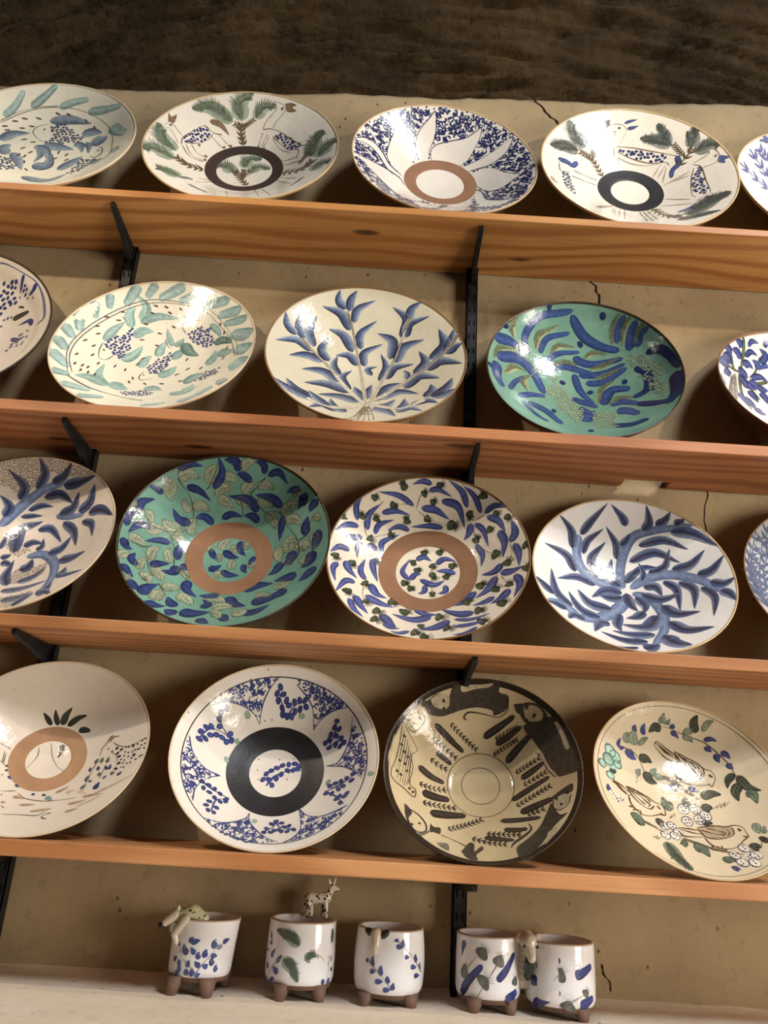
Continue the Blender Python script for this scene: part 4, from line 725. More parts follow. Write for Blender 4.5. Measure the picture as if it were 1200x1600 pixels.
# ------------------------------------------------------------------ brushwork
STY = {  # edge, middle, other edge (sRGB)
 'qb': ((36, 46, 112), (62, 76, 150), (46, 58, 128)), 'qline': ((60, 58, 70),)*3, 'qg': ((120, 160, 135), (150, 185, 160), (150, 185, 160)), 'spk': ((90, 75, 60),)*3,
 'mb': ((34, 42, 104), (84, 98, 166), (56, 66, 138)), 'mst': ((120, 120, 95),)*3, 'mp': ((52, 60, 42), (84, 94, 66), (60, 70, 48)),
 'lb': ((26, 36, 88), (48, 66, 124), (32, 46, 104)), 'lo': ((150, 160, 125), (158, 172, 138), (146, 158, 126)), 'los': ((74, 70, 50),)*3,
 'nb': ((118, 136, 174), (44, 52, 88), (86, 104, 150)), 'na': ((82, 104, 152), (122, 144, 184), (98, 120, 166)), 'nv': ((84, 66, 64),)*3, 'kd': ((104, 66, 34), (112, 74, 42), (104, 66, 34)),
 'cb': ((28, 36, 88), (44, 54, 114), (32, 42, 98)),
 'rd': ((40, 33, 28), (70, 61, 51), (48, 40, 34)), 'rl': ((92, 76, 52),)*3, 'rdk': ((50, 40, 32),)*3, 'rt': ((176, 158, 122),)*3, 'rg': ((112, 106, 92),)*3,
 'sline': ((140, 118, 92),)*3, 'sbr': ((112, 98, 74),)*3, 'stw': ((96, 84, 64), (130, 116, 90), (104, 92, 70)), 'sgd': ((74, 78, 62), (96, 100, 80), (80, 84, 66)), 'sgl': ((150, 166, 138), (170, 184, 156), (150, 166, 138)),
 'sgm': ((92, 112, 90), (120, 140, 114), (100, 120, 98)), 'sgf': ((78, 92, 72), (100, 112, 88), (84, 98, 78)), 'sb': ((44, 50, 104), (78, 84, 138), (56, 62, 118)), 'sfw': ((222, 214, 194), (226, 218, 200), (222, 214, 194)), 'sbl': ((70, 74, 110),)*3,
 'sbk': ((40, 42, 76),)*3, 'stl': ((120, 172, 150), (158, 200, 178), (134, 184, 162)), 'sgk': ((58, 84, 74),)*3, 'sbn': ((96, 66, 42),)*3, 'sbt': ((178, 156, 118),)*3,
 'pg': ((58, 58, 46), (96, 94, 78), (70, 70, 56)), 'pgs': ((78, 84, 70), (104, 110, 92), (84, 90, 76)), 'pbs': ((44, 52, 104), (64, 72, 126), (50, 58, 112)), 'ptl': ((120, 150, 140),)*3, 'pln': ((104, 98, 88),)*3, 'pbr': ((96, 84, 66),)*3,
 'pbn': ((164, 128, 84), (186, 150, 106), (170, 136, 92)), 'pbt': ((206, 180, 140),)*3, 'pdk': ((34, 32, 56),)*3,
 'fg': ((70, 76, 118), (100, 106, 140), (80, 86, 126)), 'fb': ((36, 46, 112), (60, 72, 140), (44, 54, 122)), 'fp': ((100, 98, 130),)*3, 'fk': ((56, 48, 38), (80, 70, 54), (62, 54, 42)),
 'jg': ((52, 72, 46), (86, 104, 66), (60, 80, 52)), 'jb': ((24, 32, 78), (70, 88, 156), (34, 46, 104)), 'jt': ((140, 132, 124),)*3, 'jl': ((84, 78, 76),)*3,
 'eb': ((84, 92, 150), (104, 112, 166), (92, 100, 156)), 'ob': ((66, 80, 116), (96, 110, 142), (76, 90, 124)),
 'hst': ((206, 196, 168),)*3, 'hsd': ((92, 78, 58),)*3, 'hb': ((30, 38, 66), (78, 96, 136), (146, 160, 178)), 'hrt': ((120, 100, 74),)*3,
 'fe': ((112, 122, 84), (134, 146, 104), (116, 128, 90)), 'ic': ((132, 144, 104), (150, 164, 124), (132, 144, 104)), 'ib': ((34, 58, 116), (50, 80, 140), (40, 66, 124)), 'id': ((24, 40, 90), (32, 52, 104), (26, 44, 96)),
 'gt': ((108, 150, 146), (164, 194, 188), (138, 174, 168)), 'gl': ((112, 110, 102),)*3, 'gf': ((112, 158, 148), (160, 194, 184), (136, 178, 168)), 'gfd': ((70, 108, 98), (120, 156, 142), (92, 130, 118)), 'gs': ((58, 66, 132), (80, 90, 156), (66, 74, 140)), 'gk': ((96, 70, 56),)*3,
 'at': ((108, 140, 132), (160, 184, 174), (132, 162, 152)), 'af': ((76, 92, 116), (124, 142, 160), (150, 164, 172)), 'as': ((70, 74, 110), (90, 94, 130), (78, 82, 118)),
 'bl': ((108, 122, 98), (138, 152, 126), (118, 132, 108)), 'bb': ((104, 84, 58),)*3, 'bs': ((38, 48, 108), (56, 66, 132), (44, 54, 116)), 'bn': ((118, 92, 62), (134, 106, 74), (122, 96, 66)), 'bgl': ((158, 142, 118),)*3, 'bgr': ((110, 110, 106),)*3,
 'dl': ((88, 94, 86), (122, 128, 120), (98, 104, 96)), 'ds': ((40, 52, 104), (58, 70, 128), (46, 58, 112)), 'db': ((50, 64, 124), (80, 94, 152), (60, 74, 134)),
 'mgb': ((36, 52, 126), (66, 86, 162), (46, 64, 140)), 'mgl': ((130, 150, 190),)*3, 'mgs': ((130, 112, 96),)*3, 'mgf': ((84, 112, 92), (126, 146, 124), (98, 124, 104)), 'mgd': ((28, 38, 100), (52, 66, 142), (36, 48, 116)), 'mgg': ((76, 80, 76), (112, 116, 110), (88, 92, 88)),
}
def muted(c, k=0.25):
    g = 0.3*c[0]+0.59*c[1]+0.11*c[2]; return tuple(a+(g-a)*k for a in c)
STYL = {k: [muted(lin(c)[:3]) for c in v] for k, v in STY.items()}
def spline(pts, n):
    if len(pts) == 2: return [(pts[0][0]+(pts[1][0]-pts[0][0])*i/n, pts[0][1]+(pts[1][1]-pts[0][1])*i/n) for i in range(n+1)]
    P = [(2*pts[0][0]-pts[1][0], 2*pts[0][1]-pts[1][1])]+list(pts)+[(2*pts[-1][0]-pts[-2][0], 2*pts[-1][1]-pts[-2][1])]
    out = []; m = len(pts)-1
    for i in range(n+1):
        f = i/n*m; k = min(int(f), m-1); u = f-k; a, b, c, d = P[k:k+4]
        out.append(tuple(0.5*(2*b[j]+(c[j]-a[j])*u+(2*a[j]-5*b[j]+4*c[j]-d[j])*u*u+(3*b[j]-a[j]-3*c[j]+d[j])*u**3) for j in (0, 1)))
    return out
def inside(p, poly):
    x, y = p; c = False; j = len(poly)-1
    for i in range(len(poly)):
        xi, yi = poly[i]; xj, yj = poly[j]
        if (yi > y) != (yj > y) and x < (xj-xi)*(y-yi)/(yj-yi)+xi: c = not c
        j = i
    return c
class Brush:
    def __init__(s, mp, rnd): s.mp = mp; s.rnd = rnd; s.v = []; s.nrm = []; s.c = []; s.f = []; s.k = 0; s.base = 0.00016
    def off(s, lay):
        s.k += 1; return s.base + lay*0.00015 + (s.k % 300)*5.0e-7
    def put(s, u, v, off, col):
        p, n = s.mp.at(u, v, off); s.v.append(p); s.nrm.append(n); s.c.append((*col, 1.0)); return len(s.v)-1
    def strip(s, pts, wf, cols, lay, vary=0.12, seg=None):
        L = sum(math.dist(a, b) for a, b in zip(pts[:-1], pts[1:]))
        n = seg or max(4, min(40, int(L/0.028)+4)); C = spline(pts, n); off = s.off(lay)
        g = 1+s.rnd.uniform(-vary, vary); first = None
        ncol = 7 if len(set(cols)) > 1 else 3
        streak = [1+s.rnd.uniform(-.14, .14) if ncol == 7 else 1 for _ in range(ncol)]
        for i, (x, y) in enumerate(C):
            a = C[max(0, i-1)]; b = C[min(n, i+1)]; tx, ty = b[0]-a[0], b[1]-a[1]; l = math.hypot(tx, ty) or 1; nx, ny = -ty/l, tx/l
            t = i/n; hw = wf(t)
            for j in range(ncol):
                q = j/(ncol-1)*2-1
                if q < 0: w = -q; cc = [cols[0][k]*w+cols[1][k]*(1-w) for k in range(3)]
                else: cc = [cols[2][k]*q+cols[1][k]*(1-q) for k in range(3)]
                d = g*(0.97+0.2*t*t)*streak[j]; idx = s.put(x+nx*hw*q, y+ny*hw*q, off, [c*d for c in cc])
                if first is None: first = idx
        for i in range(n):
            for j in range(ncol-1):
                a = first+i*ncol+j; s.f.append((a, a+ncol, a+ncol+1, a+1))
    def leaf(s, pts, w, cols, lay=1):
        if s.rnd.random() < .5: cols = cols[::-1]
        if len(pts) == 3:
            m = ((pts[0][0]+pts[2][0])/2, (pts[0][1]+pts[2][1])/2); pts = [pts[0], (pts[1][0]*.74+m[0]*.26, pts[1][1]*.74+m[1]*.26), pts[2]]
        s.strip(pts, lambda t: w*0.5*(max(0.0, math.sin(math.pi*min(1, t**0.62)))**0.8)*(1 if t < .999 else 0), cols, lay)
    def brush(s, pts, w, cols, lay=1):
        s.strip(pts, lambda t: w/2*min(1, math.sqrt(max(0, 1-(1-min(t, 1-t)/0.13)**2)) if min(t, 1-t) < 0.13 else 1)*(0.92+0.16*math.sin(5*t)), cols, lay)
    def line(s, pts, w, cols, lay=2, seg=None):
        s.strip(pts, lambda t: w/2*(0.75+0.35*math.sin(7*t+pts[0][0]*9))*(0.5 if t in (0.0, 1.0) else 1), cols, lay, 0.1, seg)
    def dot(s, p, w, cols, lay=2, asp=1.15, ang=None, jag=0.07):
        off = s.off(lay); a0 = s.rnd.uniform(0, 6.28) if ang is None else ang; g = 1+s.rnd.uniform(-.15, .15)
        c = s.put(p[0], p[1], off, [k*g for k in cols[1]]); n = 9; ids = []
        if w > 0.055:
            n = 16; mid = []
            for i in range(n):
                a = 6.2832*i/n; x = w/4*asp*math.cos(a); y = w/4/asp*math.sin(a); mid.append(s.put(p[0]+x*math.cos(a0)-y*math.sin(a0), p[1]+x*math.sin(a0)+y*math.cos(a0), off, [k*g for k in cols[1]]))
        for i in range(n):
            a = 6.2832*i/n; x = w/2*asp*math.cos(a)*(1+s.rnd.uniform(-jag, jag)); y = w/2/asp*math.sin(a)*(1+s.rnd.uniform(-jag, jag))
            ids.append(s.put(p[0]+x*math.cos(a0)-y*math.sin(a0), p[1]+x*math.sin(a0)+y*math.cos(a0), off, [k*g for k in cols[0]]))
        if w > 0.055:
            for i in range(n): s.f.append((c, mid[i], mid[(i+1) % n])); s.f.append((mid[i], ids[i], ids[(i+1) % n], mid[(i+1) % n]))
        else:
            for i in range(n): s.f.append((c, ids[i], ids[(i+1) % n]))
    def poly(s, pts, cols, lay=0.5):
        pts = spline(list(pts)+[pts[0]], len(pts)*3)[:-1]; off = s.off(lay)
        ps = [Vector(p) for p in pts]; xs = [p[0] for p in pts]; ys = [p[1] for p in pts]; st = 0.026; n0 = len(ps)
        x = min(xs)+st/2
        while x < max(xs):
            y = min(ys)+st/2
            while y < max(ys):
                if inside((x, y), pts): ps.append(Vector((x+s.rnd.uniform(-.004, .004), y+s.rnd.uniform(-.004, .004))))
                y += st
            x += st
        vv, ee, ff, *_ = delaunay_2d_cdt(ps, [(i, (i+1) % n0) for i in range(n0)], [list(range(n0))], 1, 1e-6)
        b = len(s.v); g = [1+s.rnd.uniform(-.1, .1) for _ in vv]
        for p, q in zip(vv, g): s.put(p[0], p[1], off, [c*q for c in cols[1]])
        for t in ff:
            A, B, C = (vv[i] for i in t); cr = (B[0]-A[0])*(C[1]-A[1])-(B[1]-A[1])*(C[0]-A[0])
            s.f.append(tuple(b+i for i in (t if cr > 0 else t[::-1])))
    def grid(s, poly, sp):
        xs = [p[0] for p in poly]; ys = [p[1] for p in poly]; out = []; y = min(ys); r = 0
        while y < max(ys):
            x = min(xs)+(sp/2 if r % 2 else 0)
            while x < max(xs):
                p = (x+s.rnd.uniform(-.22, .22)*sp, y+s.rnd.uniform(-.22, .22)*sp)
                if inside(p, poly): out.append(p)
                x += sp
            y += sp*0.87; r += 1
        return out
    def squiggle(s, p, sp, cols, ok):
        a = s.rnd.uniform(0, 6.28); k = s.rnd.choice((-1, 1))*s.rnd.uniform(0.5, 1.1); pts = [p]; x, y = p; st = sp*0.36; sw = s.rnd.choice((2, 3, 9, 9))
        for i in range(7):
            if i == sw: k = -k
            a += k; x += st*math.cos(a); y += st*math.sin(a)
            if not ok((x, y)): break
            pts.append((x, y))
        if len(pts) >= 3: s.line(pts, sp*s.rnd.uniform(0.36, 0.5), cols, 1, 8)
        else: s.dot(p, sp*.45, cols, 1)
    def sprig(s, pts, w, cols, stem=True, step=0.9):
        if stem: s.line(pts, w*0.22, cols)
        L = sum(math.dist(a, b) for a, b in zip(pts[:-1], pts[1:])); n = max(3, int(L/(w*step))); C = spline(pts, n)
        for i in range(1, n+1):
            a = C[i-1]; b = C[i]; l = math.dist(a, b) or 1; tx, ty = (b[0]-a[0])/l, (b[1]-a[1])/l
            for sd in (-1, 1):
                dx, dy = tx*.75-sd*ty*.65, ty*.75+sd*tx*.65; q = (a[0]+dx*w*.15, a[1]+dy*w*.15)
                s.leaf([q, (q[0]+dx*w*.5, q[1]+dy*w*.5), (q[0]+dx*w, q[1]+dy*w)], w*0.34, cols, 2)
    def fern(s, pts, w, cols):
        s.leaf(pts, w*0.9, [tuple(1.3*k for k in cols[1])]*3, 0.6)
        L = sum(math.dist(a, b) for a, b in zip(pts[:-1], pts[1:])); n = max(7, int(L/(0.016))); C = spline(pts, n)
        for i in range(1, n):
            t = i/n; a = C[i-1]; b = C[i+1]; l = math.dist(a, b) or 1; tx, ty = (b[0]-a[0])/l, (b[1]-a[1])/l; hw = w/2*math.sin(math.pi*t**.72)**.7*s.rnd.uniform(.85, 1.2)
            for sd in (-1, 1):
                dx, dy = tx*.72-sd*ty*.69, ty*.72+sd*tx*.69; q = C[i]; e = (q[0]+dx*hw*1.25, q[1]+dy*hw*1.25); m = ((q[0]+e[0])/2+tx*hw*.08, (q[1]+e[1])/2+ty*hw*.08)
                s.leaf([q, m, e], max(.007, .012*s.rnd.uniform(.7, 1.2)), [tuple(s.rnd.uniform(.55, .95)*k for k in cols[0])]*3, 1.5)
        s.line(pts, max(.008, w*.05), [tuple(.8*k for k in cols[0])]*3, 2, 10)
    def outlined(s, pts, w, cols):
        s.leaf(pts, w*1.1, cols, 0.6); dk = [tuple(c*.42 for c in cols[0])]*3; n = 14; m = ((pts[0][0]+pts[-1][0])/2, (pts[0][1]+pts[-1][1])/2); pts = [pts[0], (pts[1][0]*.74+m[0]*.26, pts[1][1]*.74+m[1]*.26), pts[-1]]; C = spline(pts, n); A = []; B = []
        for i, (x, y) in enumerate(C):
            a = C[max(0, i-1)]; b = C[min(n, i+1)]; l = math.dist(a, b) or 1; nx, ny = -(b[1]-a[1])/l, (b[0]-a[0])/l; t = i/n; hw = w*1.1*.5*max(0, math.sin(math.pi*min(1, t**.62)))**.8 if i < n else 0
            A.append((x+nx*hw, y+ny*hw)); B.append((x-nx*hw, y-ny*hw))
        lw = max(.0065, w*.05); s.line(A, lw, dk, 2, 14); s.line(B, lw, dk, 2, 14); s.line(pts, lw, dk, 2, 8)
        for i in range(2, n-1, 2):
            for E in (A, B):
                j = min(n, i+1); e = E[j]; q = C[i-1]; s.line([q, (q[0]+(e[0]-q[0])*.93, q[1]+(e[1]-q[1])*.93)], lw*.8, dk, 2, 3)
    def pod(s, p, q, w, cols):
        s.leaf([p, ((p[0]+q[0])/2, (p[1]+q[1])/2), q], w, cols, 1); L = math.dist(p, q) or .01; a0 = math.atan2(q[1]-p[1], q[0]-p[0])
        for k in range(7):
            a = a0+(k-3)*.28; m = (p[0]+(q[0]-p[0])*.5, p[1]+(q[1]-p[1])*.5); r = max(L*.62, w*.7)
            s.line([m, (m[0]+math.cos(a)*r, m[1]+math.sin(a)*r)], .009, [cols[0]]*3, 1.5, 3)
    def mesh(s, name):
        me = bpy.data.meshes.new(name); me.from_pydata(s.v, [], s.f); me.update()
        at = me.color_attributes.new('Col', 'FLOAT_COLOR', 'POINT'); at.data.foreach_set('color', np.array(s.c, dtype=np.float32).ravel())
        me.polygons.foreach_set('use_smooth', [True]*len(me.polygons)); me.materials.append(M_PAINT)
        try: me.normals_split_custom_set_from_vertices(s.nrm)
        except Exception: pass
        return me
def paint(src, mp, parent, seed):
    rnd = random.Random(seed); cur = None; b = None; made = []
    def flush():
        if b is not None and b.v:
            o = link(cur, b.mesh(cur), parent); made.append(o)
            if cur in STUFF: o['kind'] = 'stuff'
    for ln in src.strip().split('\n'):
        if ln[0] == '@': flush(); cur = ln[1:]; b = Brush(mp, rnd); b.k = len(made)*300; continue
        hd, body = ln.split('|'); kind, sty = hd.split(); cols = STYL[sty]
        if kind == 'R':
            for rr in body.split('/'):
                r0, r1 = (float(a) for a in rr.split(',')); rm = (r0+r1)/2
                b.strip([(rm*math.cos(6.2832*i/48), rm*math.sin(6.2832*i/48)) for i in range(49)], lambda t: (r1-r0)/2, cols, 0.4, 0.0, 144)
            continue
        ST = []
        for st in body.split('/'):
            a = [float(x) for x in st.split()]; ST.append((a[0]/2000, [(a[i]/1000, a[i+1]/1000) for i in range(1, len(a), 2)]))
        if kind == 'C':
            polys = [p for _, p in ST]; sp = ST[0][0]*0.92; ok = lambda p: 0.425 < math.hypot(*p) < 0.975 and not any(inside(p, q) for q in polys)
            big = [(1.0*math.cos(6.2832*i/40), 1.0*math.sin(6.2832*i/40)) for i in range(40)]
            for p in b.grid(big, sp):
                if ok(p): b.squiggle(p, sp, cols, ok)
            continue
        joint = b
        for w, pts in ST:
            if kind == 'S' or (cur in SPLIT and kind in 'LBOEKHl'):
                b = Brush(mp, rnd); b.k = joint.k; joint.k += 9 if kind != 'S' else 200
            stroke(b, kind, w, pts, cols, rnd)
            if b is not joint:
                nm = SPLIT.get(cur, 'scrollwork_panel') if kind != 'S' else 'scrollwork_panel'
                if b.v:
                    o = link(nm, b.mesh(nm), parent); made.append(o)
                    if kind == 'S': o['kind'] = 'stuff'
                b = joint
    flush(); return made
SPLIT = {'painted_leaves': 'painted_leaf', 'painted_blue_leaves': 'painted_leaf', 'incised_leaves': 'incised_leaf', 'painted_pods': 'painted_pod', 'painted_branches': 'painted_branch', 'painted_fronds': 'painted_frond',
         'incised_feathers': 'incised_feather', 'painted_rim_strokes': 'painted_rim_stroke', 'painted_twigs': 'painted_twig', 'painted_sprigs': 'painted_sprig', 'painted_fern': 'painted_fern_sprig', 'painted_fern_leaves': 'painted_fern_leaf', 'painted_strokes': 'painted_stroke', 'painted_stems': 'painted_stem', 'incised_stems': 'incised_stem'}
STUFF = {'painted_scrollwork', 'painted_petal_outlines', 'glaze_drops', 'painted_leaf_veins', 'painted_dots', 'painted_circles', 'painted_tendrils', 'painted_lines', 'painted_spots', 'painted_oval_lines', 'painted_dashes', 'painted_roots', 'incised_berries', 'painted_faint_goats', 'painted_faint_goat', 'painted_branches', 'painted_stems', 'painted_spotted_animal', 'painted_leaves', 'painted_strokes', 'painted_border', 'painted_trunk'}
def stroke(b, kind, w, pts, cols, rnd):
            if kind == 'L': b.leaf(pts, w, cols)
            elif kind == 'B': b.brush(pts, w, cols, 0.8)
            elif kind in 'lcv':
                if kind == 'v' and len(pts) == 3: pts = [pts[0], (pts[1][0]*.74+(pts[0][0]+pts[2][0])*.13, pts[1][1]*.74+(pts[0][1]+pts[2][1])*.13), pts[2]]
                b.line(pts, w, cols, 2 if kind != 'v' else 3)
            elif kind == 'O': b.outlined(pts, w, cols)
            elif kind == 'E': b.fern(pts, w, cols)
            elif kind == 'K': b.pod(pts[0], pts[-1], w*1.25, cols)
            elif kind == 'H': b.sprig(pts, w, cols)
            elif kind == 'h': b.sprig(pts, w, cols, False, 0.62)
            elif kind == 'P': b.poly(pts, cols, 1.2 if cols[1] in (STYL['rt'][1], STYL['rg'][1]) else 0.5)
            elif kind == 'D':
                for p in pts: b.dot(p, w, cols, 1.0 if w > 0.055 else 2.6)
            elif kind == 'X':
                for p in pts: b.dot(p, w*0.62, cols, 2, 1.75, math.atan2(p[1], p[0])+1.1)
            elif kind == 'q':
                for p in pts:
                    b.line([(p[0]+w/2*1.02*math.cos(6.2832*i/10), p[1]+w/2*1.02*math.sin(6.2832*i/10)) for i in range(11)], 0.009, cols, 2.2, 14)
            elif kind == 'S':
                ok = lambda p: inside(p, pts)
                for p in b.grid(pts, w*1.15): b.squiggle(p, w*1.15, cols, ok)
            elif kind == 'T':
                for p in b.grid(pts, w*1.12): b.dot(p, w*.86, cols, 2)
            elif kind == 'A':
                for p in b.grid(pts, w*1.25): b.dot(p, w*.72, cols, 1, 1.6, -0.5+rnd.uniform(-.2, .2))

# ------------------------------------------------------------------ dishes
M_CLAY = mat_clay('bare_clay', (146, 108, 80), (130, 94, 68)); M_CLAY2 = mat_clay('bare_clay_pale', (176, 138, 104), (158, 120, 88)); M_CLAY3 = mat_clay('bare_clay_grey_brown', (146, 108, 82), (130, 94, 70))
M_BLACKSLIP = mat_clay('black_slip', (34, 34, 38), (46, 46, 50), 0.42); M_BROWNSLIP = mat_clay('dark_brown_slip', (54, 40, 36), (64, 48, 42), 0.6)
RIMB = mat_clay('rim_brown', (132, 98, 62), (108, 80, 52), 0.4); RIMD = mat_clay('rim_dark', (66, 54, 40), (50, 42, 34), 0.3); RIMT = mat_clay('rim_tan', (206, 182, 144), (176, 148, 108), 0.35); RIML = mat_clay('rim_cream', (222, 204, 176), (204, 184, 154), 0.3)
BACKB = mat_clay('back_brown', (104, 82, 58), (80, 62, 44), 0.45); BACKC = mat_clay('back_cream', (206, 194, 172), (184, 170, 146), 0.35); BACKT = mat_clay('back_teal', (70, 88, 74), (86, 70, 50), 0.3)
TEAL = mat_glaze('teal_glaze', (126, 164, 147), 0.12, 0.15, (100, 140, 124)); TEAL2 = mat_glaze('teal_glaze_blue', (122, 164, 148), 0.12, 0.15, (96, 138, 123))
def white(n, c, sp=0.3, tint=None): return mat_glaze(n, c, 0.06, sp, tint)
SPEC = {  # body glaze, back, rim, ring(s) (r0, r1, material, name), label
 'A': (white('glaze_cream_a', (232, 226, 206)), BACKC, RIML, [], 'white plate with grey fish and green rim strokes, far left of top shelf'),
 'B': (white('glaze_cream_b', (232, 224, 210)), BACKC, RIMT, [(.293, .412, M_BROWNSLIP, 'brown_slip_ring')], 'cream plate with two goats, green leafy tree and dark brown ring'),
 'C': (white('glaze_white_c', (230, 224, 214)), BACKC, RIMT, [(.267, .405, M_CLAY3, 'bare_clay_ring')], 'white bowl with petals on dense blue scrollwork and a brown clay ring'),
 'D': (white('glaze_cream_d', (234, 227, 214)), BACKC, RIMT, [(.2, .345, M_BLACKSLIP, 'black_slip_ring')], 'cream plate with blue spotted goats around a black ring'),
 'E': (white('glaze_white_e', (230, 226, 220)), BACKC, RIMT, [], 'white plate with lilac fern sprigs, cut off at right end of top shelf'),
 'F': (white('glaze_grey_f', (218, 206, 192)), BACKB, RIMD, [], 'pale bowl with big blue spots, cut off at left end of second shelf'),
 'G': (white('glaze_cream_g', (238, 232, 212)), BACKC, RIML, [], 'cream plate with swimming fish and teal brush strokes round the rim'),
 'H': (white('glaze_grey_cream_h', (210, 203, 182), 0.2, (194, 188, 166)), BACKC, RIMB, [], 'off-white plate with a branching slate blue leafy tree'),
 'I': (TEAL, BACKB, RIMD, [], 'glossy teal bowl with blue palm fronds and dark dots'),
 'J': (white('glaze_white_j', (230, 224, 214)), BACKB, RIMB, [], 'deep white bowl of blue and green leaves, cut off right of second shelf'),
 'K': (white('glaze_cream_k', (232, 218, 202)), BACKC, RIML, [], 'white plate with swirling blue branches and small brown dashes'),
 'L': (TEAL2, BACKT, RIMD, [(.26, .432, M_CLAY, 'bare_clay_ring')], 'dark teal bowl with blue leaves, incised leaves and a clay ring'),
 'M': (white('glaze_cream_m', (230, 220, 202)), BACKC, RIMB, [(.325, .503, M_CLAY, 'bare_clay_ring')], 'cream bowl with scattered blue leaves, green pods and a clay ring'),
 'N': (white('glaze_white_n', (230, 228, 226)), BACKC, RIMT, [], 'white plate with a five armed swirl of blue leafy branches'),
 'O': (white('glaze_grey_o', (176, 178, 182)), BACKC, RIMB, [], 'grey blue feather patterned plate, cut off right of third shelf'),
 'P': (white('glaze_cream_p', (230, 218, 202)), BACKC, RIML, [(.215, .372, M_CLAY2, 'bare_clay_ring')], 'mostly bare cream bowl with pale clay ring and spotted animal'),
 'Q': (white('glaze_white_q', (232, 226, 216), 0.5), BACKC, RIML, [(.258, .484, M_BLACKSLIP, 'black_slip_ring')], 'white bowl with six blue sprigs, scrollwork and a wide black ring'),
 'R': (mat_glaze('glaze_tan_r', (200, 184, 150), 0.12, 0.5, (176, 158, 124)), BACKB, RIMD, [], 'tan bowl with dark brown cats round the edge and radiating twigs'),
 'S': (white('glaze_cream_s', (218, 204, 176)), BACKC, RIMT, [], 'cream plate with three brown birds and a flowering garland'),
}
def make_dish(k):
    cx, cy, cz, R0, t, y = DISH[k]; R = R0*S
    n = Vector((math.sin(y)*math.cos(t), -math.cos(y)*math.cos(t), math.sin(t))); xr = Vector((math.cos(y), math.sin(y), 0)); up = n.cross(xr)
    c = W(cx, cy, cz); base = c - up*R
    mw = Matrix(((xr.x, up.x, n.x, base.x), (xr.y, up.y, n.y, base.y), (xr.z, up.z, n.z, base.z), (0, 0, 0, 1)))
    glaze, back, rim, rings, label = SPEC[k]
    root = empty('bowl' if k in 'CFIJLMPQR' else 'plate', mw); tag(root, label, 'bowl' if k in 'CFIJLMPQR' else 'plate', 'hand painted dishes on the shelves')
    pts = PROF[k]; th = 0.055 if k in 'IJ' else 0.036; N = 128
    rnd = random.Random(ord(k)); wob = [(rnd.uniform(-.0022, .0022), rnd.uniform(0, 6.28)) for _ in range(4)]
    def W_(a): return sum(s*math.sin((i+2)*a+p) for i, (s, p) in enumerate(wob))
    inner = [(i/44, prof(pts, i/44)) for i in range(1, 44)]
    inner = [(r*0.985, prof(pts, r*0.985)) for r, z in inner]
    lip = [(0.988, prof(pts, 0.985)+0.004), (0.996, 0.001), (1.0, -0.008), (0.998, -0.02), (0.99, -0.034)]
    outer = [(r, prof(pts, r)-th*(1.0 if r < .9 else .95)) for r in (0.95, 0.88, 0.8, 0.7, 0.6, 0.5, 0.42, 0.34)]
    zb = prof(pts, 0)-th-0.012
    outer += [(0.30, prof(pts, .3)-th-0.004), (0.285, zb), (0.255, zb), (0.245, zb+0.008)]
    def lathe(prf, mats, name, close0=None, close1=None, wobble=True):
        vs = []; fs = []
        for r, z in prf:
            for i in range(N):
                a = 6.283185*i/N; q = r*(1+W_(a)*r*r if wobble else 1); vs.append((q*R*math.cos(a), q*R*math.sin(a)+R, z*R))
        for j in range(len(prf)-1):
            for i in range(N): fs.append((j*N+i, j*N+(i+1) % N, (j+1)*N+(i+1) % N, (j+1)*N+i))
        if close0 is not None:
            vs.append((0, R, close0*R)); c_ = len(vs)-1
            for i in range(N): fs.append((c_, (i+1) % N, i)[::-1])
        if close1 is not None:
            vs.append((0, R, close1*R)); c_ = len(vs)-1; b = (len(prf)-1)*N
            for i in range(N): fs.append((c_, b+i, b+(i+1) % N)[::-1])
        me = mesh(name, vs, [f[::-1] for f in fs] if False else fs, mats); bm = bmesh.new(); bm.from_mesh(me); bmesh.ops.recalc_face_normals(bm, faces=bm.faces); bm.to_mesh(me); bm.free(); return me
    link('body', lathe(inner+[(0.985, prof(pts, .985)-0.0015)], glaze, 'body', close0=pts[0][1]), root)
    link('rim', lathe([(0.980, prof(pts, .980)+0.0012)]+lip, rim, 'rim'), root)
    link('back', lathe([(0.99, -0.034)]+outer, back, 'back', close1=zb+0.008), root)
    # body normals must face the viewer side
    for ch in root.children:
        if ch.name.startswith('body'):
            me = ch.data
            if me.polygons[0].normal.z < 0: me.flip_normals()
    mp = DishMap(pts, R)
    for r0, r1, m, nm in rings:
        vs = []; fs = []; K = 10
        for j in range(K+1):
            f = j/K; r = r0+(r1-r0)*f; h = 0.00045*min(1, 6*f, 6*(1-f))+0.0001+0.0005*math.sin(math.pi*f)
            for i in range(N):
                a = 6.283185*i/N; p, _ = mp.at(r*math.cos(a)*(1+.004*math.sin(3*a+ord(k))), r*math.sin(a)*(1+.004*math.sin(2*a)), h); vs.append(p)
        for j in range(K):
            for i in range(N): fs.append((j*N+i, (j+1)*N+i, (j+1)*N+(i+1) % N, j*N+(i+1) % N))
        link(nm, mesh(nm, vs, fs, m), root)
    if k in PAINT: paint(PAINT[k], mp, root, ord(k)*7)
    row = 0 if k in 'ABCDE' else 1 if k in 'FGHIJ' else 2 if k in 'KLMNO' else 3
    low = min((mw @ v.co).z for ch in root.children if ch.name.split('.')[0] in ('rim', 'back') for v in ch.data.vertices)
    root.location.z += ZT[row]*S + EYE + 0.0003 - low
    return root
for k in DISH: make_dish(k)

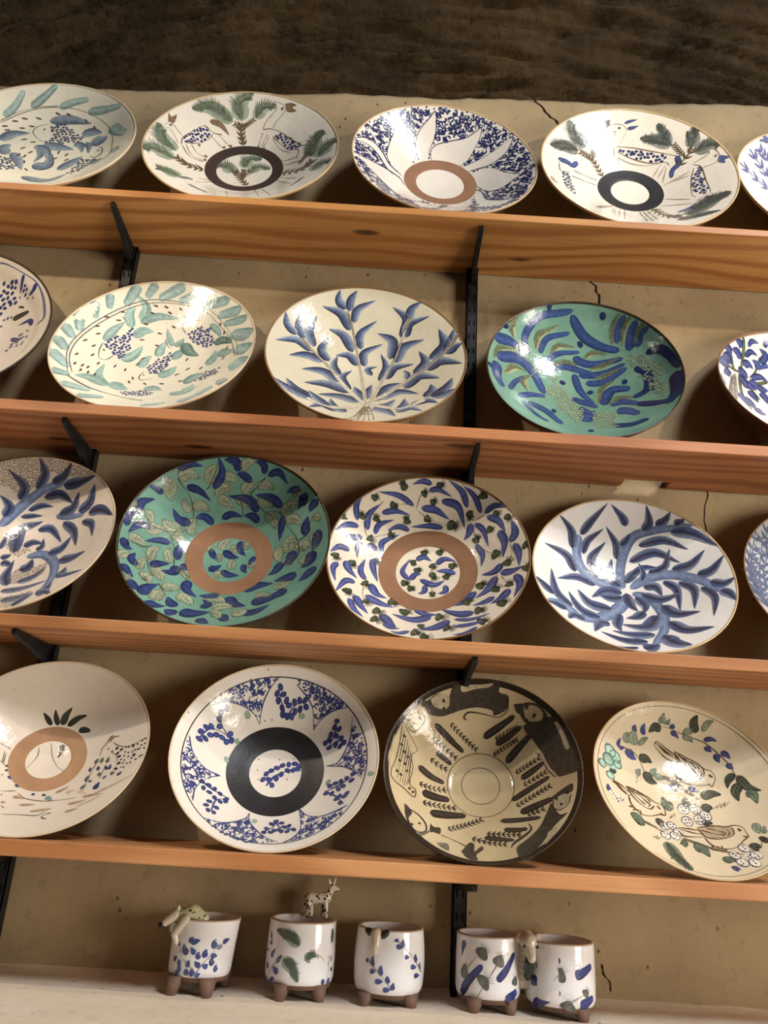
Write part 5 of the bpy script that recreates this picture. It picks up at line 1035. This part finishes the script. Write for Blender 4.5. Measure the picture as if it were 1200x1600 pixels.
# ------------------------------------------------------------------ cups on the ledge
CUP = mat_glaze('cup_glaze', (238, 238, 242), 0.06, 0.3); CUPCLAY = mat_clay('cup_clay', (98, 74, 64), (120, 92, 78), 0.6); FIG = mat_glaze('figure_glaze', (206, 196, 180), 0.1, 0.0)
CUPRIM = mat_clay('cup_rim', (214, 202, 186), (176, 154, 130), 0.3)
SPOTG = NT('spotted_glaze'); _v = SPOTG.tc(); _d = SPOTG.ramp(SPOTG.vor(_v, 170), [(0.0, K1), (0.30, K1), (0.38, K0)])
SPOTG = SPOTG.done(SPOTG.mix(lin((214, 204, 188)), lin((34, 34, 44)), _d), 0.15, 0.5)
SPOTGG = NT('green_spotted_glaze'); _v = SPOTGG.tc(); _d = SPOTGG.ramp(SPOTGG.vor(_v, 190), [(0.0, K1), (0.22, K1), (0.3, K0)])
SPOTGG = SPOTGG.done(SPOTGG.mix(lin((190, 192, 156)), lin((44, 56, 44)), _d), 0.15, 0.5)
DARKG = mat_glaze('dark_green_glaze', (40, 54, 44), 0.2, 0.0); BLACKG = mat_glaze('black_glaze', (24, 24, 26), 0.1, 0.0)
def blob(name, balls, mat, parent, vox=0.0011):
    """one continuous modelled body from overlapping ellipsoids (centre, radii)"""
    bm = bmesh.new()
    for c, r in balls:
        g = bmesh.ops.create_icosphere(bm, subdivisions=2, radius=1.0)['verts']
        rr = r if isinstance(r, tuple) else (r, r, r)
        for v in g: v.co = Vector((c[0]+v.co.x*rr[0], c[1]+v.co.y*rr[1], c[2]+v.co.z*rr[2]))
    o = link(name, bm_mesh(name, bm, mat, True), parent)
    m = o.modifiers.new('merge', 'REMESH'); m.mode = 'VOXEL'; m.voxel_size = vox; m.use_smooth_shade = True
    m = o.modifiers.new('soft', 'SMOOTH'); m.factor = 0.5; m.iterations = 4
    return o
def tube(a, b, r0, r1, n=6): return [((a[0]+(b[0]-a[0])*i/n, a[1]+(b[1]-a[1])*i/n, a[2]+(b[2]-a[2])*i/n), r0+(r1-r0)*i/n) for i in range(n+1)]
def cup_shell(root, rf, z0, z1, th, cx0=0.0, seed=1, names=('body', 'rim', 'clay_base')):
    N = 72; rnd = random.Random(seed); ph = [rnd.uniform(0, 6.28) for _ in range(3)]
    wb = lambda a, z: 1+0.006*math.sin(2*a+ph[0])+0.004*math.sin(3*a+ph[1])+0.004*math.sin(a*5+ph[2])
    def build(name, prf, mat, cap=None):
        vs = []; fs = []
        for dr, z in prf:
            r, cx = rf(z)
            for i in range(N):
                a = 6.283185*i/N; q = (r+dr)*(wb(a, z) if dr > -r*.9 else 1); vs.append((cx+q*math.cos(a), q*math.sin(a), z))
        for j in range(len(prf)-1):
            for i in range(N): fs.append((j*N+i, j*N+(i+1) % N, (j+1)*N+(i+1) % N, (j+1)*N+i))
        if cap:
            r, cx = rf(prf[-1][1]); vs.append((cx, 0, prf[-1][1])); c = len(vs)-1; b = (len(prf)-1)*N
            for i in range(N): fs.append((b+i, b+(i+1) % N, c))
        me = mesh(name, vs, fs, mat); bm = bmesh.new(); bm.from_mesh(me); bmesh.ops.recalc_face_normals(bm, faces=bm.faces); bm.to_mesh(me); bm.free(); return link(name, me, root)
    H = z1-z0
    build(names[0], [(-0.003, z0+0.001), (-0.001, z0+0.004), (0, z0+0.010)]+[(0, z0+H*f) for f in (.25, .4, .55, .7, .85, .95)]+[(0, z1-0.002)], CUP)
    build(names[1], [(0.0002, z1-0.002), (0, z1-0.0005), (-0.0012, z1), (-th+0.001, z1), (-th, z1-0.001)], CUPRIM)
    build('inside', [(-th, z1-0.001), (-th, z1-0.02), (-th, z0+0.02), (-th-0.006, z0+0.008)], CUP, True)
    build(names[2], [(-0.0025, z0+0.003), (-0.003, z0-0.004), (-0.010, z0-0.0055)], CUPCLAY, True)
def feet(root, pos, z0, h=1.0):
    for (x, y) in pos:
        bm = bmesh.new(); bmesh.ops.create_cone(bm, cap_ends=True, segments=14, radius1=0.0068, radius2=0.0135, depth=z0+0.002)
        for v in bm.verts: v.co.z += (z0+0.002)/2; v.co.x += x*(1+.12*(v.co.z < z0/2)); v.co.y += y*(1+.12*(v.co.z < z0/2))
        bmesh.ops.bevel(bm, geom=[e for e in bm.edges if all(abs(v.co.z) < 1e-5 for v in e.verts)], offset=0.0018, segments=2, affect='EDGES', profile=.5)
        link('foot', bm_mesh('foot', bm, CUPCLAY, True), root)
ZLW = ZL*S+EYE
def cup_root(name, x, y, label): return tag(empty(name, Matrix.Translation((x, y, ZLW-0.0008))), label, 'cup', 'footed cups on the ledge')
# cup with a lizard-like animal over its rim
c1 = cup_root('footed_cup', -0.218, 1.255, 'white cup with blue leaf sprigs and a green spotted animal bent over its rim')
rf1 = lambda z: (0.0435+0.0035*max(0, (z-.02)/.075)**1.4, 0.0035*max(0, (z-.02)/.075)**1.3)
cup_shell(c1, rf1, 0.0215, 0.0945, 0.0055, seed=3); feet(c1, [(-.026, -.028), (.018, -.033), (.030, .022), (-.022, .026)], 0.0215)
paint(PAINT_MUG['m1'], MugMap(rf1, 0.0475), c1, 11)
blob('animal_body', tube((-.034, -.040, .083), (-.030, -.034, .097), .0085, .0095)+tube((-.030, -.034, .097), (-.012, -.036, .104), .0095, .010)+tube((-.012, -.036, .104), (.004, -.036, .096), .010, .0075)+tube((.004, -.036, .096), (.007, -.040, .085), .0065, .004), SPOTGG, c1)
blob('animal_head', tube((-.036, -.040, .098), (-.048, -.044, .089), .0075, .0055)+[((-.033, -.038, .107), (.003, .0025, .005)), ((-.041, -.033, .104), (.003, .0025, .004))], FIG, c1)
blob('animal_nose', [((-.0525, -.0455, .0855), .0048)], BLACKG, c1)
blob('animal_leg', tube((-.020, -.045, .095), (-.032, -.048, .076), .0065, .0052)+tube((-.032, -.048, .076), (-.028, -.049, .066), .0052, .0036), FIG, c1)
# cup with a standing spotted goat
c2 = cup_root('footed_cup', -0.0765, 1.261, 'white cup with green fern leaves and a black spotted goat standing on its rim')
rf2 = lambda z: (0.0478+0.0018*math.sin(3.0*z/.098), 0.0)
cup_shell(c2, rf2, 0.0195, 0.0985, 0.0055, seed=5); feet(c2, [(-.020, -.034), (.028, -.026), (.024, .028), (-.028, .022)], 0.0195)
paint(PAINT_MUG['m2'], MugMap(rf2, 0.049), c2, 12)
gy = 0.026; gz = 0.122
blob('goat', tube((.006, gy, gz), (.029, gy, gz+.001), .0088, .0082)+tube((.029, gy, gz+.001), (.038, gy, gz+.017), .0062, .0045)+tube((.037, gy, gz+.017), (.045, gy-.001, gz+.0135), .005, .0034)
     +tube((.004, gy-.004, gz-.003), (.003, gy-.005, .0995), .0046, .0036)+tube((.006, gy+.004, gz-.003), (.008, gy+.005, .0995), .0046, .0036)+tube((.029, gy-.003, gz-.003), (.031, gy-.004, .0965), .0042, .0032)+tube((.026, gy+.004, gz-.003), (.024, gy+.005, .0995), .0042, .0032)+tube((-.001, gy, gz+.003), (-.003, gy, gz-.010), .003, .002), SPOTG, c2)
blob('goat_ears', tube((.034, gy, gz+.020), (.031, gy-.002, gz+.027), .0026, .0018)+tube((.039, gy, gz+.021), (.0415, gy, gz+.031), .0024, .0013), FIG, c2, 0.0008)
# cup with a small dark eared animal head on its wall
c3 = cup_root('footed_cup', 0.0505, 1.258, 'white cup with two blue leaf sprigs and a small dark eared head')
rf3 = lambda z: (0.0468+0.0034*math.sin(math.pi*min(1, max(0, (z-.012)/.085))**.9), 0.0)
cup_shell(c3, rf3, 0.0150, 0.0955, 0.0055, seed=8); feet(c3, [(-.030, -.026), (.028, -.028), (.026, .026), (-.026, .024)], 0.0150)
paint(PAINT_MUG['m3'], MugMap(rf3, 0.0495), c3, 13)
blob('animal_head', tube((-.022, -.045, .090), (-.022, -.050, .078), .0085, .0065)+tube((-.022, -.050, .078), (-.0225, -.050, .068), .0055, .0035), FIG, c3)
blob('animal_ear', tube((-.031, -.041, .092), (-.034, -.040, .0935), .0055, .0042), DARKG, c3); blob('animal_ear', tube((-.012, -.046, .0895), (-.007, -.046, .0925), .0055, .0045), DARKG, c3)
# double cup joined by a ram head
c4 = tag(empty('double_cup', Matrix.Translation((0.243, 1.254, ZLW-0.0008))), 'pair of joined white cups with bold blue strokes and a ram head between them', 'double cup', 'footed cups on the ledge')
for nm, dx, dy, rad, z0, z1, pk, sd in (('left', -0.0505, 0.003, 0.0458, 0.0165, 0.0945, 'dl', 21), ('right', 0.0505, -0.004, 0.0495, 0.0140, 0.0930, 'dr', 22)):
    sub = bpy.data.objects.new('cup', None); COL.objects.link(sub); sub.parent = c4; sub.location = (dx, dy, 0)
    rf = (lambda rad: (lambda z: (rad*(0.985+0.02*math.sin(3*z/.09)), 0.0)))(rad)
    cup_shell(sub, rf, z0, z1, 0.005, seed=sd); feet(sub, [(-.022, -.030), (.024, -.026), (0, .033)] if nm == 'left' else [(.020, -.034), (.030, .020), (-.022, .028)], z0)
    paint(PAINT_MUG[pk], MugMap(rf, {'dl': .0465, 'dr': .05}[pk]), sub, sd)
blob('ram_head', tube((0, -.020, .092), (.001, -.034, .090), .0125, .0115)+tube((.001, -.034, .090), (.003, -.043, .072), .010, .0062)+[((-.012, -.026, .094), (.006, .006, .007)), ((.014, -.026, .095), (.006, .006, .007))]+tube((-.004, -.012, .04), (0, -.014, .085), .012, .012), FIG, c4)
blob('ram_eye', [((-.0075, -.043, .086), .0022)], BLACKG, c4, 0.0006); blob('ram_eye', [((.0115, -.042, .086), .0022)], BLACKG, c4, 0.0006)
blob('ram_beard', tube((.002, -.036, .066), (.0, -.030, .048), .008, .006), DARKG, c4)
